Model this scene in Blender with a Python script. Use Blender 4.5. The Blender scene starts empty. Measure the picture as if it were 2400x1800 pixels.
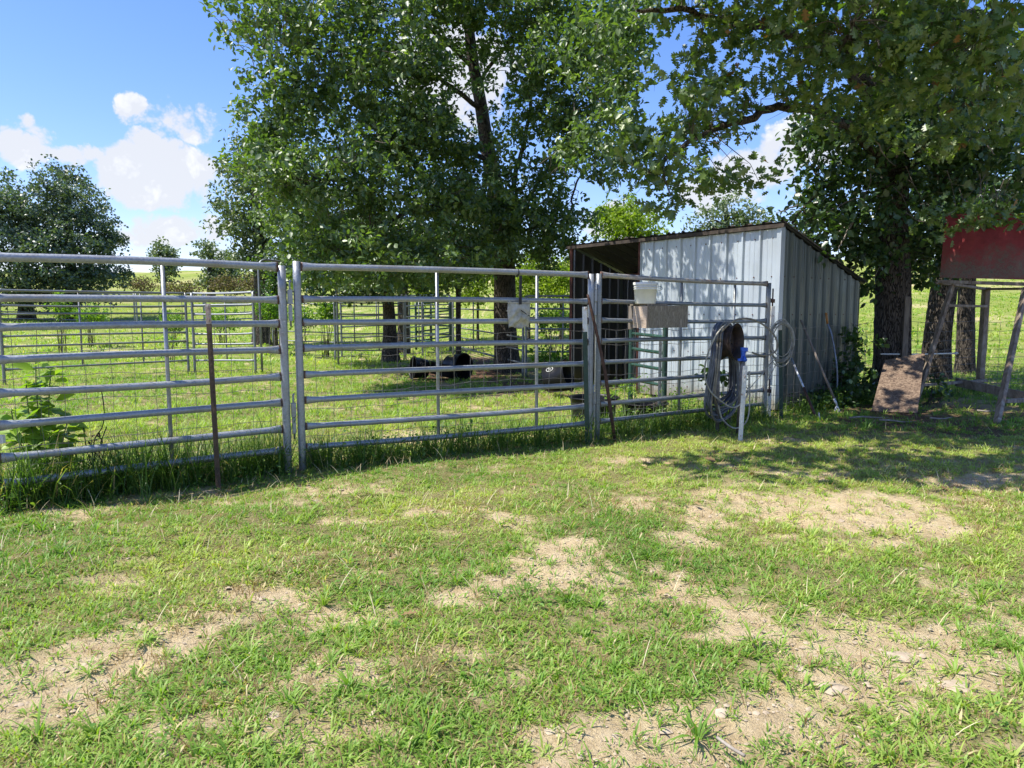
import bpy, math, random
import numpy as np
from mathutils import Vector, Matrix, noise as mnoise

random.seed(7); RNG = np.random.default_rng(7)
SC = bpy.context.scene
COL = SC.collection
R = math.radians

# ------------------------------------------------------------------ camera
F = 1664.0            # focal length in photo pixels (2400 wide)
CAM_H = 1.46
PITCH = math.atan(172.0 / F)
cam_d = bpy.data.cameras.new('camera'); cam = bpy.data.objects.new('camera', cam_d); COL.objects.link(cam)
cam.location = (0, 0, CAM_H); cam.rotation_euler = (math.pi/2 - PITCH, 0, 0)
cam_d.sensor_width = 36; cam_d.lens = 36 * F / 2400; cam_d.clip_end = 2000; cam_d.clip_start = 0.05
SC.camera = cam
SC.render.resolution_x = 1024; SC.render.resolution_y = 768

# ------------------------------------------------------------------ sun, sky, exposure
SUN_EL = R(60)
SUN_H = Vector((-0.97, -0.21)).normalized()
sd = bpy.data.lights.new('sun', 'SUN'); sun = bpy.data.objects.new('sun', sd); COL.objects.link(sun)
sd.energy = 4.6; sd.angle = R(0.5); sd.color = (1.0, 0.95, 0.86)
svec = Vector((SUN_H.x*math.cos(SUN_EL), SUN_H.y*math.cos(SUN_EL), math.sin(SUN_EL)))
sun.rotation_euler = (-svec).to_track_quat('-Z', 'Y').to_euler()
SC.view_settings.view_transform = 'Standard'; SC.view_settings.look = 'None'
SC.view_settings.gamma = 1; SC.view_settings.exposure = 0.84
SC.cycles.max_bounces = 6; SC.cycles.diffuse_bounces = 3; SC.cycles.glossy_bounces = 2
SC.cycles.transmission_bounces = 4; SC.cycles.transparent_max_bounces = 6

def azel(u, v):
    xc = (u-1200)/F; yc = -(v-900)/F
    d = Vector((xc, math.cos(PITCH)+yc*math.sin(PITCH), -math.sin(PITCH)+yc*math.cos(PITCH))).normalized()
    return math.atan2(d.x, d.y), math.asin(d.z)

W = bpy.data.worlds.new('World'); SC.world = W; W.use_nodes = True
def world():
    nt = W.node_tree; N = nt.nodes; L = nt.links; N.clear()
    out = N.new('ShaderNodeOutputWorld'); bg = N.new('ShaderNodeBackground'); L.new(bg.outputs[0], out.inputs[0])
    bg.inputs[1].default_value = 0.125
    sky = N.new('ShaderNodeTexSky'); sky.sky_type = 'NISHITA'; sky.sun_disc = False
    sky.sun_elevation = SUN_EL; sky.sun_rotation = math.atan2(SUN_H.x, SUN_H.y)
    sky.air_density = 1.0; sky.dust_density = 0.5; sky.ozone_density = 2.0
    tc = N.new('ShaderNodeTexCoord'); sep = N.new('ShaderNodeSeparateXYZ'); L.new(tc.outputs['Generated'], sep.inputs[0])
    def M(op, a, b=None, c=None):
        n = N.new('ShaderNodeMath'); n.operation = op
        for i, q in enumerate((a, b, c)):
            if q is None: continue
            if isinstance(q, (int, float)): n.inputs[i].default_value = q
            else: L.new(q, n.inputs[i])
        return n.outputs[0]
    def noise(scale, detail, rough, off=None):
        n = N.new('ShaderNodeTexNoise'); n.inputs['Scale'].default_value = scale
        n.inputs['Detail'].default_value = detail; n.inputs['Roughness'].default_value = rough
        if off:
            ad = N.new('ShaderNodeVectorMath'); ad.operation = 'ADD'; ad.inputs[1].default_value = off
            L.new(tc.outputs['Generated'], ad.inputs[0]); L.new(ad.outputs[0], n.inputs['Vector'])
        else: L.new(tc.outputs['Generated'], n.inputs['Vector'])
        return n.outputs['Fac']
    az = M('ARCTAN2', sep.outputs[0], sep.outputs[1]); el = M('ARCSINE', sep.outputs[2])
    n1 = noise(11, 12, .66); n2 = noise(26, 6, .6, (3.1, 1.7, .4))
    az = M('ADD', az, M('MULTIPLY', M('SUBTRACT', n2, .5), .05))
    el = M('ADD', el, M('MULTIPLY', M('SUBTRACT', noise(20, 6, .6, (7, 2, 5)), .5), .05))
    blobs = [(380,410,118,76,1.1),(325,445,92,50,1.05),(450,390,66,44,1.0),(375,345,70,38,.95),(45,330,60,46,1.0),(170,355,66,24,.9),(308,252,44,38,.85),
             (425,285,104,44,.8),(400,545,140,46,.9),(480,600,110,34,.75),(1060,170,150,120,1.1),(1440,520,130,60,.9),
             (1890,330,110,60,1.0),(1770,390,110,60,1.0),(1720,450,130,60,.9),(1250,150,120,60,.6),(2330,480,100,60,1.0)]
    acc = None
    for (u, v, ru, rv, a) in blobs:
        A, E = azel(u, v)
        dx = M('DIVIDE', M('SUBTRACT', az, A), ru/F); dy = M('DIVIDE', M('SUBTRACT', el, E), rv/F)
        d = M('SUBTRACT', a, M('MULTIPLY', M('ADD', M('MULTIPLY', dx, dx), M('MULTIPLY', dy, dy)), .62))
        acc = d if acc is None else M('MAXIMUM', acc, d)
    # clouds elsewhere round the sky
    gen = M('SUBTRACT', M('MULTIPLY', noise(3.2, 7, .55, (11, 4, 2)), 2.4), 1.45)
    away = M('GREATER_THAN', M('ABSOLUTE', M('ARCTAN2', sep.outputs[0], sep.outputs[1])), .75)
    acc = M('MAXIMUM', acc, M('SUBTRACT', gen, M('MULTIPLY', M('SUBTRACT', 1, away), 5)))
    vo = N.new('ShaderNodeTexVoronoi'); vo.inputs['Scale'].default_value = 17; vo.inputs['Detail'].default_value = 4; vo.inputs['Roughness'].default_value = .62
    wv = N.new('ShaderNodeVectorMath'); wv.operation = 'MULTIPLY_ADD'; wn = N.new('ShaderNodeTexNoise'); wn.inputs['Scale'].default_value = 14; wn.inputs['Detail'].default_value = 4
    L.new(tc.outputs['Generated'], wn.inputs['Vector']); L.new(wn.outputs['Color'], wv.inputs[0]); wv.inputs[1].default_value = (.045,.045,.045); L.new(tc.outputs['Generated'], wv.inputs[2]); L.new(wv.outputs[0], vo.inputs['Vector'])
    puff = M('SUBTRACT', .5, vo.outputs['Distance'])
    f = M('ADD', acc, M('ADD', M('MULTIPLY', M('SUBTRACT', n1, .5), .75), M('ADD', M('MULTIPLY', puff, .65), .36)))
    mr = N.new('ShaderNodeMapRange'); mr.interpolation_type = 'SMOOTHSTEP'
    L.new(f, mr.inputs[0]); mr.inputs[1].default_value = .30; mr.inputs[2].default_value = .64; mr.inputs[4].default_value = .93
    hs = N.new('ShaderNodeHueSaturation'); hs.inputs['Saturation'].default_value = 1.22; hs.inputs['Value'].default_value = 1.0
    L.new(sky.outputs[0], hs.inputs['Color'])
    tint = N.new('ShaderNodeMix'); tint.data_type = 'RGBA'; tint.blend_type = 'MULTIPLY'; tint.inputs[0].default_value = 1
    L.new(hs.outputs[0], tint.inputs[6]); tint.inputs[7].default_value = (.98, .90, 1.10, 1)
    # cloud colour: bright tops, bluish grey bases
    cr = N.new('ShaderNodeMapRange'); L.new(M('ADD', M('MULTIPLY', M('SUBTRACT', noise(16, 9, .62, (.02, .0, .035)), .5), 2.2), M('MULTIPLY', puff, 1.1)), cr.inputs[0])
    cr.inputs[1].default_value = -.55; cr.inputs[2].default_value = .30
    cc = N.new('ShaderNodeMix'); cc.data_type = 'RGBA'; L.new(cr.outputs[0], cc.inputs[0])
    cc.inputs[6].default_value = (3.85, 3.95, 4.2, 1); cc.inputs[7].default_value = (5.5, 5.5, 5.5, 1)
    mix = N.new('ShaderNodeMix'); mix.data_type = 'RGBA'; L.new(mr.outputs[0], mix.inputs[0])
    L.new(tint.outputs[2], mix.inputs[6]); L.new(cc.outputs[2], mix.inputs[7])
    L.new(mix.outputs[2], bg.inputs[0])
world()

# ------------------------------------------------------------------ photo geometry helpers (used to survey positions)
def ray(u, v):
    xc = (u-1200)/F; yc = -(v-900)/F
    return Vector((xc, math.cos(PITCH)+yc*math.sin(PITCH), -math.sin(PITCH)+yc*math.cos(PITCH)))
def at(u, v, Y):
    d = ray(u, v); return Vector((0, 0, CAM_H)) + d*(Y/d.y)
def gnd(u, v):
    d = ray(u, v); return Vector((0, 0, CAM_H)) + d*(-CAM_H/d.z)

# ------------------------------------------------------------------ terrain height
def terr_np(x, y):
    yl = np.interp(y, [-50, 16, 30, 44, 70, 110, 160, 260, 600], [0, 0, .25, .85, 3.3, 7.3, 9.5, 9.5, 9.5])
    yr = np.interp(y, [-50, 17, 30, 44, 70, 110, 160, 260, 600], [0, 0, .95, 2.3, 5.2, 8.9, 11, 11, 11])
    k = np.clip((x/np.maximum(y, 5)+.15)/.3, 0, 1); k = k*k*(3-2*k)
    h = yl*(1-k)+yr*k
    amp = np.clip((y-12)/40, 0, 1)*.25
    h = h + amp*(np.sin(x*.13+1)*np.cos(y*.11)+.5*np.sin(x*.31+y*.27))
    near = .018*np.sin(x*1.9+.5)*np.sin(y*1.6+1.1)+.012*np.sin(x*4.3-y*3.1)+.006*np.sin(x*9.1+y*7.7)
    return h + near*np.clip(1-(y-14)/10, 0, 1)
def terr(x, y): return float(terr_np(np.array([float(x)]), np.array([float(y)]))[0])

def vnoise(x, y, s, seed=0):
    """cheap smooth value noise, vectorised"""
    xs = x*s+seed*17.3; ys = y*s+seed*9.1
    xi = np.floor(xs).astype(np.int64); yi = np.floor(ys).astype(np.int64)
    fx = xs-xi; fy = ys-yi; fx = fx*fx*(3-2*fx); fy = fy*fy*(3-2*fy)
    def h(a, b):
        n = (a*374761393 + b*668265263 + seed*69069) & 0x7fffffff
        n = ((n ^ (n >> 13))*1274126177) & 0x7fffffff
        return ((n ^ (n >> 16)) & 0xffff)/65535.0
    return (h(xi, yi)*(1-fx)+h(xi+1, yi)*fx)*(1-fy)+(h(xi, yi+1)*(1-fx)+h(xi+1, yi+1)*fx)*fy

DIRT = [(110,1590,190,75,1),(300,1520,150,52,1),(420,1480,130,38,.7),(650,1400,130,36,.9),(820,1440,170,30,.7),(560,1440,110,30,.6),(1040,1405,60,24,.8),
        (870,1345,50,18,.6),(1330,1325,95,40,1),(1600,1268,90,20,.7),(2000,1195,270,44,1),(2230,1190,100,40,.6),(1485,1182,50,16,.8),(1770,1480,80,45,.9),(2110,1520,200,80,1.05),
        (1985,1620,150,40,.85),(1520,1725,260,85,1.0),(1830,1690,190,60,.9),(2230,1595,120,34,.9),(2310,1410,60,60,.7),(1080,1500,45,20,.5),
        (1130,1650,60,25,.5),(660,1720,120,25,.4),(1700,1150,50,14,.5),(2290,1130,130,22,.6),(470,1150,180,10,.42),(200,1205,160,10,.4),(740,1118,160,8,.4),(960,1020,140,16,.8),(760,1040,60,14,.6),
        (1090,872,150,26,1.1),(1240,905,110,20,1.0),(2150,985,200,30,.8),(2300,960,130,26,.8),(1440,1000,60,10,.5),(640,900,60,10,.4),(1800,1030,60,10,.4)]
DRY = [(710,1330,90,35),(600,1380,70,30),(900,1290,70,24),(1430,1175,80,24),(2260,1130,140,30),(460,1450,90,30),(1000,1560,80,30),(560,1640,60,40),(300,1570,80,40),
       (1560,1190,60,20),(2330,1180,60,20),(1100,1200,50,20),(560,880,90,20),(600,940,80,20),(250,960,90,20),(400,760,160,14),(840,950,120,20)]
def _blob(lst):
    out = []
    for b in lst:
        u, v, ru, rv = b[:4]; a = b[4] if len(b) > 4 else 1
        c = gnd(u, v); n = gnd(u, v+rv); f = gnd(u, max(v-rv, 745))
        out.append((c.x, (n.y+f.y)/2, ru*c.y/F, max((f.y-n.y)/2, .05), a))
    return out
DIRTW = _blob(DIRT); DRYW = _blob(DRY)
def field(x, y, lst):
    o = np.zeros_like(x)
    for (cx, cy, rx, ry, a) in lst:
        d = ((x-cx)/rx)**2+((y-cy)/ry)**2
        o = np.maximum(o, a*np.exp(-d*.75))
    return o
def dirt_np(x, y):
    n = vnoise(x, y*1.6, 2.0, 1)*.38+vnoise(x, y*1.4, 5.1, 2)*.34+vnoise(x, y, 12.3, 3)*.28
    d = field(x, y, DIRTW)
    nearb = np.clip((9-y)/3, 0, 1)*.20
    n = n+.22*(vnoise(x, y, 30, 4)-.5)
    return np.clip((d+nearb+(n-.5)*1.9-.17)/.50, 0, 1)

# ------------------------------------------------------------------ node / material helpers
def mat(name):
    m = bpy.data.materials.new(name); m.use_nodes = True
    nt = m.node_tree; nt.nodes.clear()
    out = nt.nodes.new('ShaderNodeOutputMaterial'); b = nt.nodes.new('ShaderNodeBsdfPrincipled')
    nt.links.new(b.outputs[0], out.inputs[0])
    return m, nt, b, out
def ramp(nt, fac, stops):
    r = nt.nodes.new('ShaderNodeValToRGB'); nt.links.new(fac, r.inputs[0])
    el = r.color_ramp.elements
    while len(el) > 1: el.remove(el[-1])
    el[0].position = stops[0][0]; el[0].color = (*stops[0][1], 1)
    for p, c in stops[1:]:
        e = el.new(p); e.color = (*c, 1)
    return r.outputs[0]
def tnoise(nt, scale, detail=4, rough=.55, vec=None, stretch=None, coord='Object', dist=0):
    n = nt.nodes.new('ShaderNodeTexNoise'); n.inputs['Scale'].default_value = scale
    n.inputs['Detail'].default_value = detail; n.inputs['Roughness'].default_value = rough; n.inputs['Distortion'].default_value = dist
    if vec is None:
        tc = nt.nodes.new('ShaderNodeTexCoord'); vec = tc.outputs[coord]
    if stretch:
        mp = nt.nodes.new('ShaderNodeMapping'); mp.inputs['Scale'].default_value = stretch
        nt.links.new(vec, mp.inputs[0]); vec = mp.outputs[0]
    nt.links.new(vec, n.inputs['Vector'])
    return n.outputs['Fac']
def mixc(nt, fac, a, b, blend='MIX'):
    n = nt.nodes.new('ShaderNodeMix'); n.data_type = 'RGBA'; n.blend_type = blend
    for i, q in ((0, fac), (6, a), (7, b)):
        if isinstance(q, (int, float)): n.inputs[i].default_value = q
        elif isinstance(q, tuple): n.inputs[i].default_value = (*q, 1)
        else: nt.links.new(q, n.inputs[i])
    return n.outputs[2]
def bump(nt, b, h, strength=.3, dist=.01):
    n = nt.nodes.new('ShaderNodeBump'); n.inputs['Strength'].default_value = strength; n.inputs['Distance'].default_value = dist
    nt.links.new(h, n.inputs['Height']); nt.links.new(n.outputs[0], b.inputs['Normal'])
def attr(nt, name):
    a = nt.nodes.new('ShaderNodeAttribute'); a.attribute_name = name; return a
def maprange(nt, v, a, b, c=0, d=1):
    m = nt.nodes.new('ShaderNodeMapRange'); nt.links.new(v, m.inputs[0])
    for i, q in enumerate((a, b, c, d)): m.inputs[i+1].default_value = q
    return m.outputs[0]
def mathn(nt, op, a, b=0.0):
    m = nt.nodes.new('ShaderNodeMath'); m.operation = op
    for i, q in enumerate((a, b)):
        if isinstance(q, (int, float)): m.inputs[i].default_value = q
        else: nt.links.new(q, m.inputs[i])
    return m.outputs[0]

def noisy_mat(name, stops, scale=6, rough=.6, metal=0.0, bstr=.2, bscale=40, stretch=None, detail=5, spec=.5):
    m, nt, b, o = mat(name)
    c = ramp(nt, tnoise(nt, scale, detail, .6, stretch=stretch), stops)
    nt.links.new(c, b.inputs['Base Color'])
    b.inputs['Roughness'].default_value = rough; b.inputs['Metallic'].default_value = metal
    b.inputs['Specular IOR Level'].default_value = spec
    if bstr: bump(nt, b, tnoise(nt, bscale, 4, .6, stretch=stretch), bstr, .005)
    return m

def galv_mat(name, base=(.36,.38,.40), rustamt=.0):
    m, nt, b, o = mat(name)
    n = tnoise(nt, 55, 5, .65)
    dirt = tnoise(nt, 3.5, 5, .7, stretch=(1,1,2))
    d = tuple(c*.72 for c in base); l = tuple(min(1, c*1.18) for c in base)
    c = ramp(nt, n, [(.3, d), (.5, base), (.72, l)])
    c = mixc(nt, maprange(nt, dirt, .48, .72, 0, .65), c, (.22,.19,.15))
    c = mixc(nt, maprange(nt, tnoise(nt, 34, 3, .6, stretch=(.5,.5,2)), .66, .74, 0, .7), c, (.62,.62,.60))
    c = mixc(nt, maprange(nt, tnoise(nt, 9, 6, .8), .64, .72, 0, .6), c, (.15,.08,.045))
    a = attr(nt, 'rust')
    rn = mathn(nt, 'ADD', a.outputs['Fac'], mathn(nt, 'MULTIPLY', mathn(nt, 'SUBTRACT', tnoise(nt, 30, 5, .7), .5), .9))
    rf = maprange(nt, rn, .52, .72)
    if rustamt:
        r2 = maprange(nt, tnoise(nt, 2.6, 6, .7, stretch=(1,1,1)), .62-rustamt*.3, .72)
        rf = mathn(nt, 'MAXIMUM', rf, r2)
    rust = ramp(nt, tnoise(nt, 50, 4, .6), [(.3, (.06,.028,.016)), (.7, (.16,.075,.04))])
    c = mixc(nt, rf, c, rust)
    nt.links.new(c, b.inputs['Base Color'])
    nt.links.new(maprange(nt, rf, 0, 1, .45, 0), b.inputs['Metallic'])
    nt.links.new(maprange(nt, n, .3, .7, .34, .55), b.inputs['Roughness'])
    bump(nt, b, tnoise(nt, 60, 3, .6), .08, .003)
    return m
M_GALV = galv_mat('galvanised_tube', (.31,.33,.355))
M_GALV2 = galv_mat('weathered_galvanised_tube', (.22,.24,.25))
M_GALVR = galv_mat('rust_streaked_tube', (.40,.38,.34), .55)
M_GREEN = noisy_mat('green_painted_tube', [(.35, (.010,.035,.025)), (.6, (.02,.062,.045)), (.75, (.07,.13,.10))], 8, .4)
M_STEM = noisy_mat('green_stem', [(.35, (.06,.10,.025)), (.7, (.12,.17,.05))], 20, .6, 0, .1)
M_WIRE = noisy_mat('fence_wire', [(.4, (.16,.15,.14)), (.7, (.30,.29,.28))], 10, .5, .6, 0)
M_RUST = noisy_mat('rusty_iron', [(.3, (.035,.02,.015)), (.55, (.085,.042,.028)), (.75, (.16,.085,.055))], 14, .85, .1, .5, 60)
M_RIM = noisy_mat('dark_rusty_rim', [(.3, (.018,.013,.012)), (.55, (.045,.028,.022)), (.75, (.10,.055,.038))], 14, .7, .1, .4, 60)
M_TPOST = noisy_mat('weathered_brown_steel', [(.3, (.045,.032,.022)), (.6, (.10,.065,.04)), (.8, (.16,.10,.06))], 9, .7, .2, .3, 50)
M_TGREEN = noisy_mat('dark_green_steel', [(.35, (.014,.035,.025)), (.7, (.035,.075,.05))], 9, .5, .1, .2, 50)
M_WHITEP = noisy_mat('chipped_white_paint', [(.30, (.28,.16,.10)), (.40, (.62,.60,.55)), (.7, (.74,.73,.69))], 22, .6, 0, .2, 50)
M_BLACKR = noisy_mat('black_rubber', [(.3, (.006,.006,.007)), (.7, (.014,.014,.016))], 5, .38, 0, .25, 30, spec=.22)
M_GREYR = noisy_mat('grey_plastic', [(.3, (.09,.095,.10)), (.7, (.15,.155,.16))], 5, .5, 0, .2, 30)
M_YELLOW = noisy_mat('yellow_mark', [(.4, (.55,.50,.10)), (.6, (.65,.60,.18))], 40, .6, 0, 0)
M_PALE = noisy_mat('pale_mark', [(.4, (.50,.50,.46)), (.6, (.62,.62,.58))], 40, .6, 0, 0)
M_BUCKET = noisy_mat('white_plastic', [(.3, (.62,.60,.52)), (.6, (.78,.76,.68))], 4, .45, 0, .05, 20)
M_CANVAS = noisy_mat('dirty_canvas', [(.3, (.22,.21,.16)), (.5, (.42,.40,.33)), (.7, (.54,.53,.46))], 9, .9, 0, .5, 90)
M_STRAP = noisy_mat('black_strap', [(.3, (.012,.012,.012)), (.7, (.03,.03,.03))], 30, .7, 0, 0)
M_HOSE = [noisy_mat('grey_rubber_hose', [(.35, (.075,.08,.09)), (.65, (.15,.16,.18))], 12, .45, 0, .1),
          noisy_mat('tan_rubber_hose', [(.35, (.13,.11,.08)), (.65, (.26,.23,.17))], 12, .5, 0, .1),
          noisy_mat('pale_hose', [(.35, (.22,.20,.16)), (.65, (.40,.38,.31))], 12, .5, 0, .1),
          noisy_mat('dark_hose', [(.35, (.02,.022,.028)), (.65, (.05,.055,.065))], 12, .4, 0, .1)]
M_BLUE = noisy_mat('blue_paint', [(.35, (.015,.075,.40)), (.7, (.03,.14,.62))], 20, .4, 0, .1)
M_GREYSTEEL = noisy_mat('dull_grey_pipe', [(.3, (.12,.10,.08)), (.6, (.24,.22,.20))], 12, .55, .4, .2)
M_BRIGHTAL = noisy_mat('bright_handle', [(.35, (.38,.40,.44)), (.7, (.62,.65,.70))], 16, .4, .3, .1)
M_ORANGE = noisy_mat('orange_grip', [(.35, (.35,.14,.03)), (.7, (.48,.22,.06))], 16, .6, 0, .1)
M_MARK = noisy_mat('black_slit', [(.4, (.01,.01,.01)), (.6, (.02,.02,.02))], 10, .9, 0, 0)

def wood_mat(name, stops, scale=(1.2,1.2,14), dist=2.5, rough=.85, s=3):
    m, nt, b, o = mat(name)
    n = tnoise(nt, s, 6, .6, stretch=scale, dist=dist)
    c = ramp(nt, n, stops); nt.links.new(c, b.inputs['Base Color'])
    b.inputs['Roughness'].default_value = rough; bump(nt, b, n, .4, .006)
    return m
M_PLY = wood_mat('weathered_plywood', [(.34,(.10,.08,.055)),(.46,(.26,.225,.165)),(.52,(.15,.12,.085)),(.60,(.30,.26,.20)),(.75,(.34,.30,.24))], (5,5,.9), 2.2)
M_LUMBER = wood_mat('pale_lumber_end', [(.35,(.36,.27,.19)),(.5,(.50,.40,.31)),(.6,(.40,.30,.22)),(.75,(.54,.46,.37))], (3,3,16), 1.5)
M_OLDWOOD = wood_mat('grey_old_wood', [(.3,(.07,.055,.04)),(.5,(.17,.14,.11)),(.75,(.27,.235,.19))], (7,7,1.2), .6)
M_HANDLE = wood_mat('grey_wooden_handle', [(.3,(.14,.11,.09)),(.7,(.28,.23,.19))], (9,9,1), .3)
M_WHITEWOOD = wood_mat('faded_white_timber', [(.3,(.11,.08,.055)),(.5,(.23,.18,.135)),(.75,(.40,.36,.30))], (4,4,2), .8)

def osb_mat():
    m, nt, b, o = mat('strand_board')
    v = nt.nodes.new('ShaderNodeTexVoronoi'); v.inputs['Scale'].default_value = 60
    tc = nt.nodes.new('ShaderNodeTexCoord'); mp = nt.nodes.new('ShaderNodeMapping'); mp.inputs['Scale'].default_value = (.8,.8,1.6); mp.inputs['Rotation'].default_value = (.5,.7,.2)
    nt.links.new(tc.outputs['Object'], mp.inputs[0]); nt.links.new(mp.outputs[0], v.inputs['Vector'])
    s = nt.nodes.new('ShaderNodeSeparateColor'); nt.links.new(v.outputs['Color'], s.inputs[0])
    c = ramp(nt, s.outputs[0], [(0,(.085,.055,.036)),(.5,(.15,.10,.068)),(1,(.25,.18,.12))])
    nt.links.new(c, b.inputs['Base Color']); b.inputs['Roughness'].default_value = .9; bump(nt, b, s.outputs[1], .4, .004)
    return m
M_OSB = osb_mat()
def red_mat():
    m, nt, b, o = mat('worn_red_panel')
    tc = nt.nodes.new('ShaderNodeTexCoord'); sp = nt.nodes.new('ShaderNodeSeparateXYZ'); nt.links.new(tc.outputs['Object'], sp.inputs[0])
    # lower part has lost its paint; height in metres above the ground, ragged edge
    e = mathn(nt, 'ADD', sp.outputs[2], mathn(nt, 'MULTIPLY', mathn(nt, 'SUBTRACT', tnoise(nt, 4, 8, .75), .5), 1.3))
    f = maprange(nt, e, 2.10, 2.42)
    red = ramp(nt, tnoise(nt, 12, 5, .7), [(.3,(.19,.014,.015)),(.7,(.31,.03,.03))])
    low = ramp(nt, tnoise(nt, 24, 8, .85), [(.36,(.06,.045,.028)),(.47,(.15,.12,.08)),(.54,(.17,.035,.028)),(.60,(.13,.10,.065)),(.72,(.24,.21,.15))])
    e2 = maprange(nt, mathn(nt, 'ADD', sp.outputs[2], mathn(nt, 'MULTIPLY', tnoise(nt, 9, 5, .7), .12)), 1.97, 2.03, .8, 0)
    c = mixc(nt, f, low, red); c = mixc(nt, e2, c, (.20,.03,.022))
    nt.links.new(c, b.inputs['Base Color']); b.inputs['Roughness'].default_value = .55; bump(nt, b, tnoise(nt, 80, 4, .7), .3, .004)
    return m
M_RED = red_mat()

def sheet_mat(name, base, metal=.35, rough=.38, tintn=.12):
    m, nt, b, o = mat(name)
    tcz = nt.nodes.new('ShaderNodeTexCoord'); spz = nt.nodes.new('ShaderNodeSeparateXYZ'); nt.links.new(tcz.outputs['Object'], spz.inputs[0])
    n = tnoise(nt, 1.6, 5, .6, stretch=(1.5,1.5,.35)); n2 = tnoise(nt, 14, 4, .7, stretch=(2,2,.3))
    d = tuple(c*(1-tintn*2) for c in base)
    c = ramp(nt, n, [(.3, d), (.6, base), (.8, tuple(min(1,c*1.1) for c in base))])
    c = mixc(nt, maprange(nt, n2, .55, .8, 0, .3), c, tuple(q*.55 for q in base))
    # mud splash along the foot and streaks of rust wash
    mud = maprange(nt, mathn(nt, 'SUBTRACT', spz.outputs[2], mathn(nt, 'MULTIPLY', tnoise(nt, 7, 5, .7), .55)), -.18, .10, .75, 0)
    c = mixc(nt, mud, c, (.22,.17,.11))
    c = mixc(nt, maprange(nt, tnoise(nt, 5, 5, .75, stretch=(3,3,.18)), .60, .74, 0, .35), c, (.25,.16,.10))
    nt.links.new(c, b.inputs['Base Color']); b.inputs['Metallic'].default_value = metal; b.inputs['Roughness'].default_value = rough
    bump(nt, b, tnoise(nt, 2.2, 4, .6), .35, .02)
    return m
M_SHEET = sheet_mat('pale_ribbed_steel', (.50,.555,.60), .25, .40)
M_SHEET_SHADE = sheet_mat('shaded_ribbed_steel', (.12,.145,.135), .3, .33)  # front wall's steel again, side wall's shade put into the colour
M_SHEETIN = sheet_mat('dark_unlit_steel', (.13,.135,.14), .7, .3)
M_ROOF = noisy_mat('grimy_brown_roof', [(.3,(.025,.018,.014)),(.6,(.06,.045,.035)),(.8,(.13,.11,.07))], 14, .85, 0, .5, 40)
M_TRIM = noisy_mat('rusty_red_steel', [(.3,(.05,.018,.014)),(.6,(.12,.04,.03)),(.8,(.18,.07,.05))], 9, .75, .1, .3, 40)

def bark_mat(name, a, b_):
    m, nt, b, o = mat(name)
    v = nt.nodes.new('ShaderNodeTexVoronoi'); v.feature = 'DISTANCE_TO_EDGE'; v.inputs['Scale'].default_value = 26
    tc = nt.nodes.new('ShaderNodeTexCoord'); mp = nt.nodes.new('ShaderNodeMapping'); mp.inputs['Scale'].default_value = (1.5,1.5,.26)
    nt.links.new(tc.outputs['Object'], mp.inputs[0])
    dn = nt.nodes.new('ShaderNodeTexNoise'); dn.inputs['Scale'].default_value = 9; nt.links.new(mp.outputs[0], dn.inputs['Vector'])
    ad = nt.nodes.new('ShaderNodeVectorMath'); ad.operation = 'MULTIPLY_ADD'
    nt.links.new(dn.outputs['Color'], ad.inputs[0]); ad.inputs[1].default_value = (.16,.16,.16); nt.links.new(mp.outputs[0], ad.inputs[2])
    nt.links.new(ad.outputs[0], v.inputs['Vector'])
    n = tnoise(nt, 5, 6, .7)
    h = mathn(nt, 'MULTIPLY', maprange(nt, v.outputs['Distance'], 0, .14), mathn(nt, 'ADD', n, .45))
    c = ramp(nt, h, [(0, tuple(q*.55 for q in a)), (.4, a), (.95, b_)])
    nt.links.new(c, b.inputs['Base Color']); b.inputs['Roughness'].default_value = .95; b.inputs['Specular IOR Level'].default_value = .2
    bump(nt, b, h, 1.0, .03)
    return m
M_BARK = bark_mat('furrowed_bark', (.055,.045,.036), (.13,.11,.09))
M_BARK2 = bark_mat('pale_bark', (.11,.09,.07), (.24,.21,.175))
M_TWIG = noisy_mat('twig_bark', [(.3,(.05,.04,.032)),(.7,(.14,.115,.09))], 12, .9, 0, .2)
M_DEAD = noisy_mat('bare_grey_twig', [(.3,(.16,.13,.10)),(.7,(.34,.30,.25))], 12, .9, 0, .2)

def leaf_mat(name, dark, mid, light, trans=.35, rough=.38, spec=.5, extra=None):
    m, nt, b, out = mat(name)
    a = attr(nt, 'rnd').outputs['Fac']
    stops = [(0, dark), (.5, mid), (.92, light)]
    if extra: stops += [(.965, light), (.985, extra)]
    c = ramp(nt, a, stops)
    nt.links.new(c, b.inputs['Base Color']); b.inputs['Roughness'].default_value = rough
    b.inputs['Specular IOR Level'].default_value = spec
    t = nt.nodes.new('ShaderNodeBsdfTranslucent')
    tcx = mixc(nt, 1.0, c, (1.5, 1.7, .45), 'MULTIPLY'); nt.links.new(tcx, t.inputs[0])
    mx = nt.nodes.new('ShaderNodeMixShader'); mx.inputs[0].default_value = trans
    nt.links.new(b.outputs[0], mx.inputs[1]); nt.links.new(t.outputs[0], mx.inputs[2]); nt.links.new(mx.outputs[0], out.inputs[0])
    return m
M_LEAF = leaf_mat('hickory_leaves', (.058,.108,.036), (.096,.162,.048), (.17,.25,.06), .36, .47, 1.0)
M_LEAFO = leaf_mat('oak_leaves', (.052,.10,.028), (.094,.158,.040), (.18,.245,.058), .37, .44, 1.0, (.24,.12,.04))
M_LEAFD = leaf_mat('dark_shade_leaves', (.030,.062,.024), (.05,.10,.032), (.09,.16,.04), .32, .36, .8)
M_LEAFB = leaf_mat('bright_understory_leaves', (.10,.17,.018), (.18,.26,.025), (.28,.35,.035), .4, .5, .3)
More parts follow.
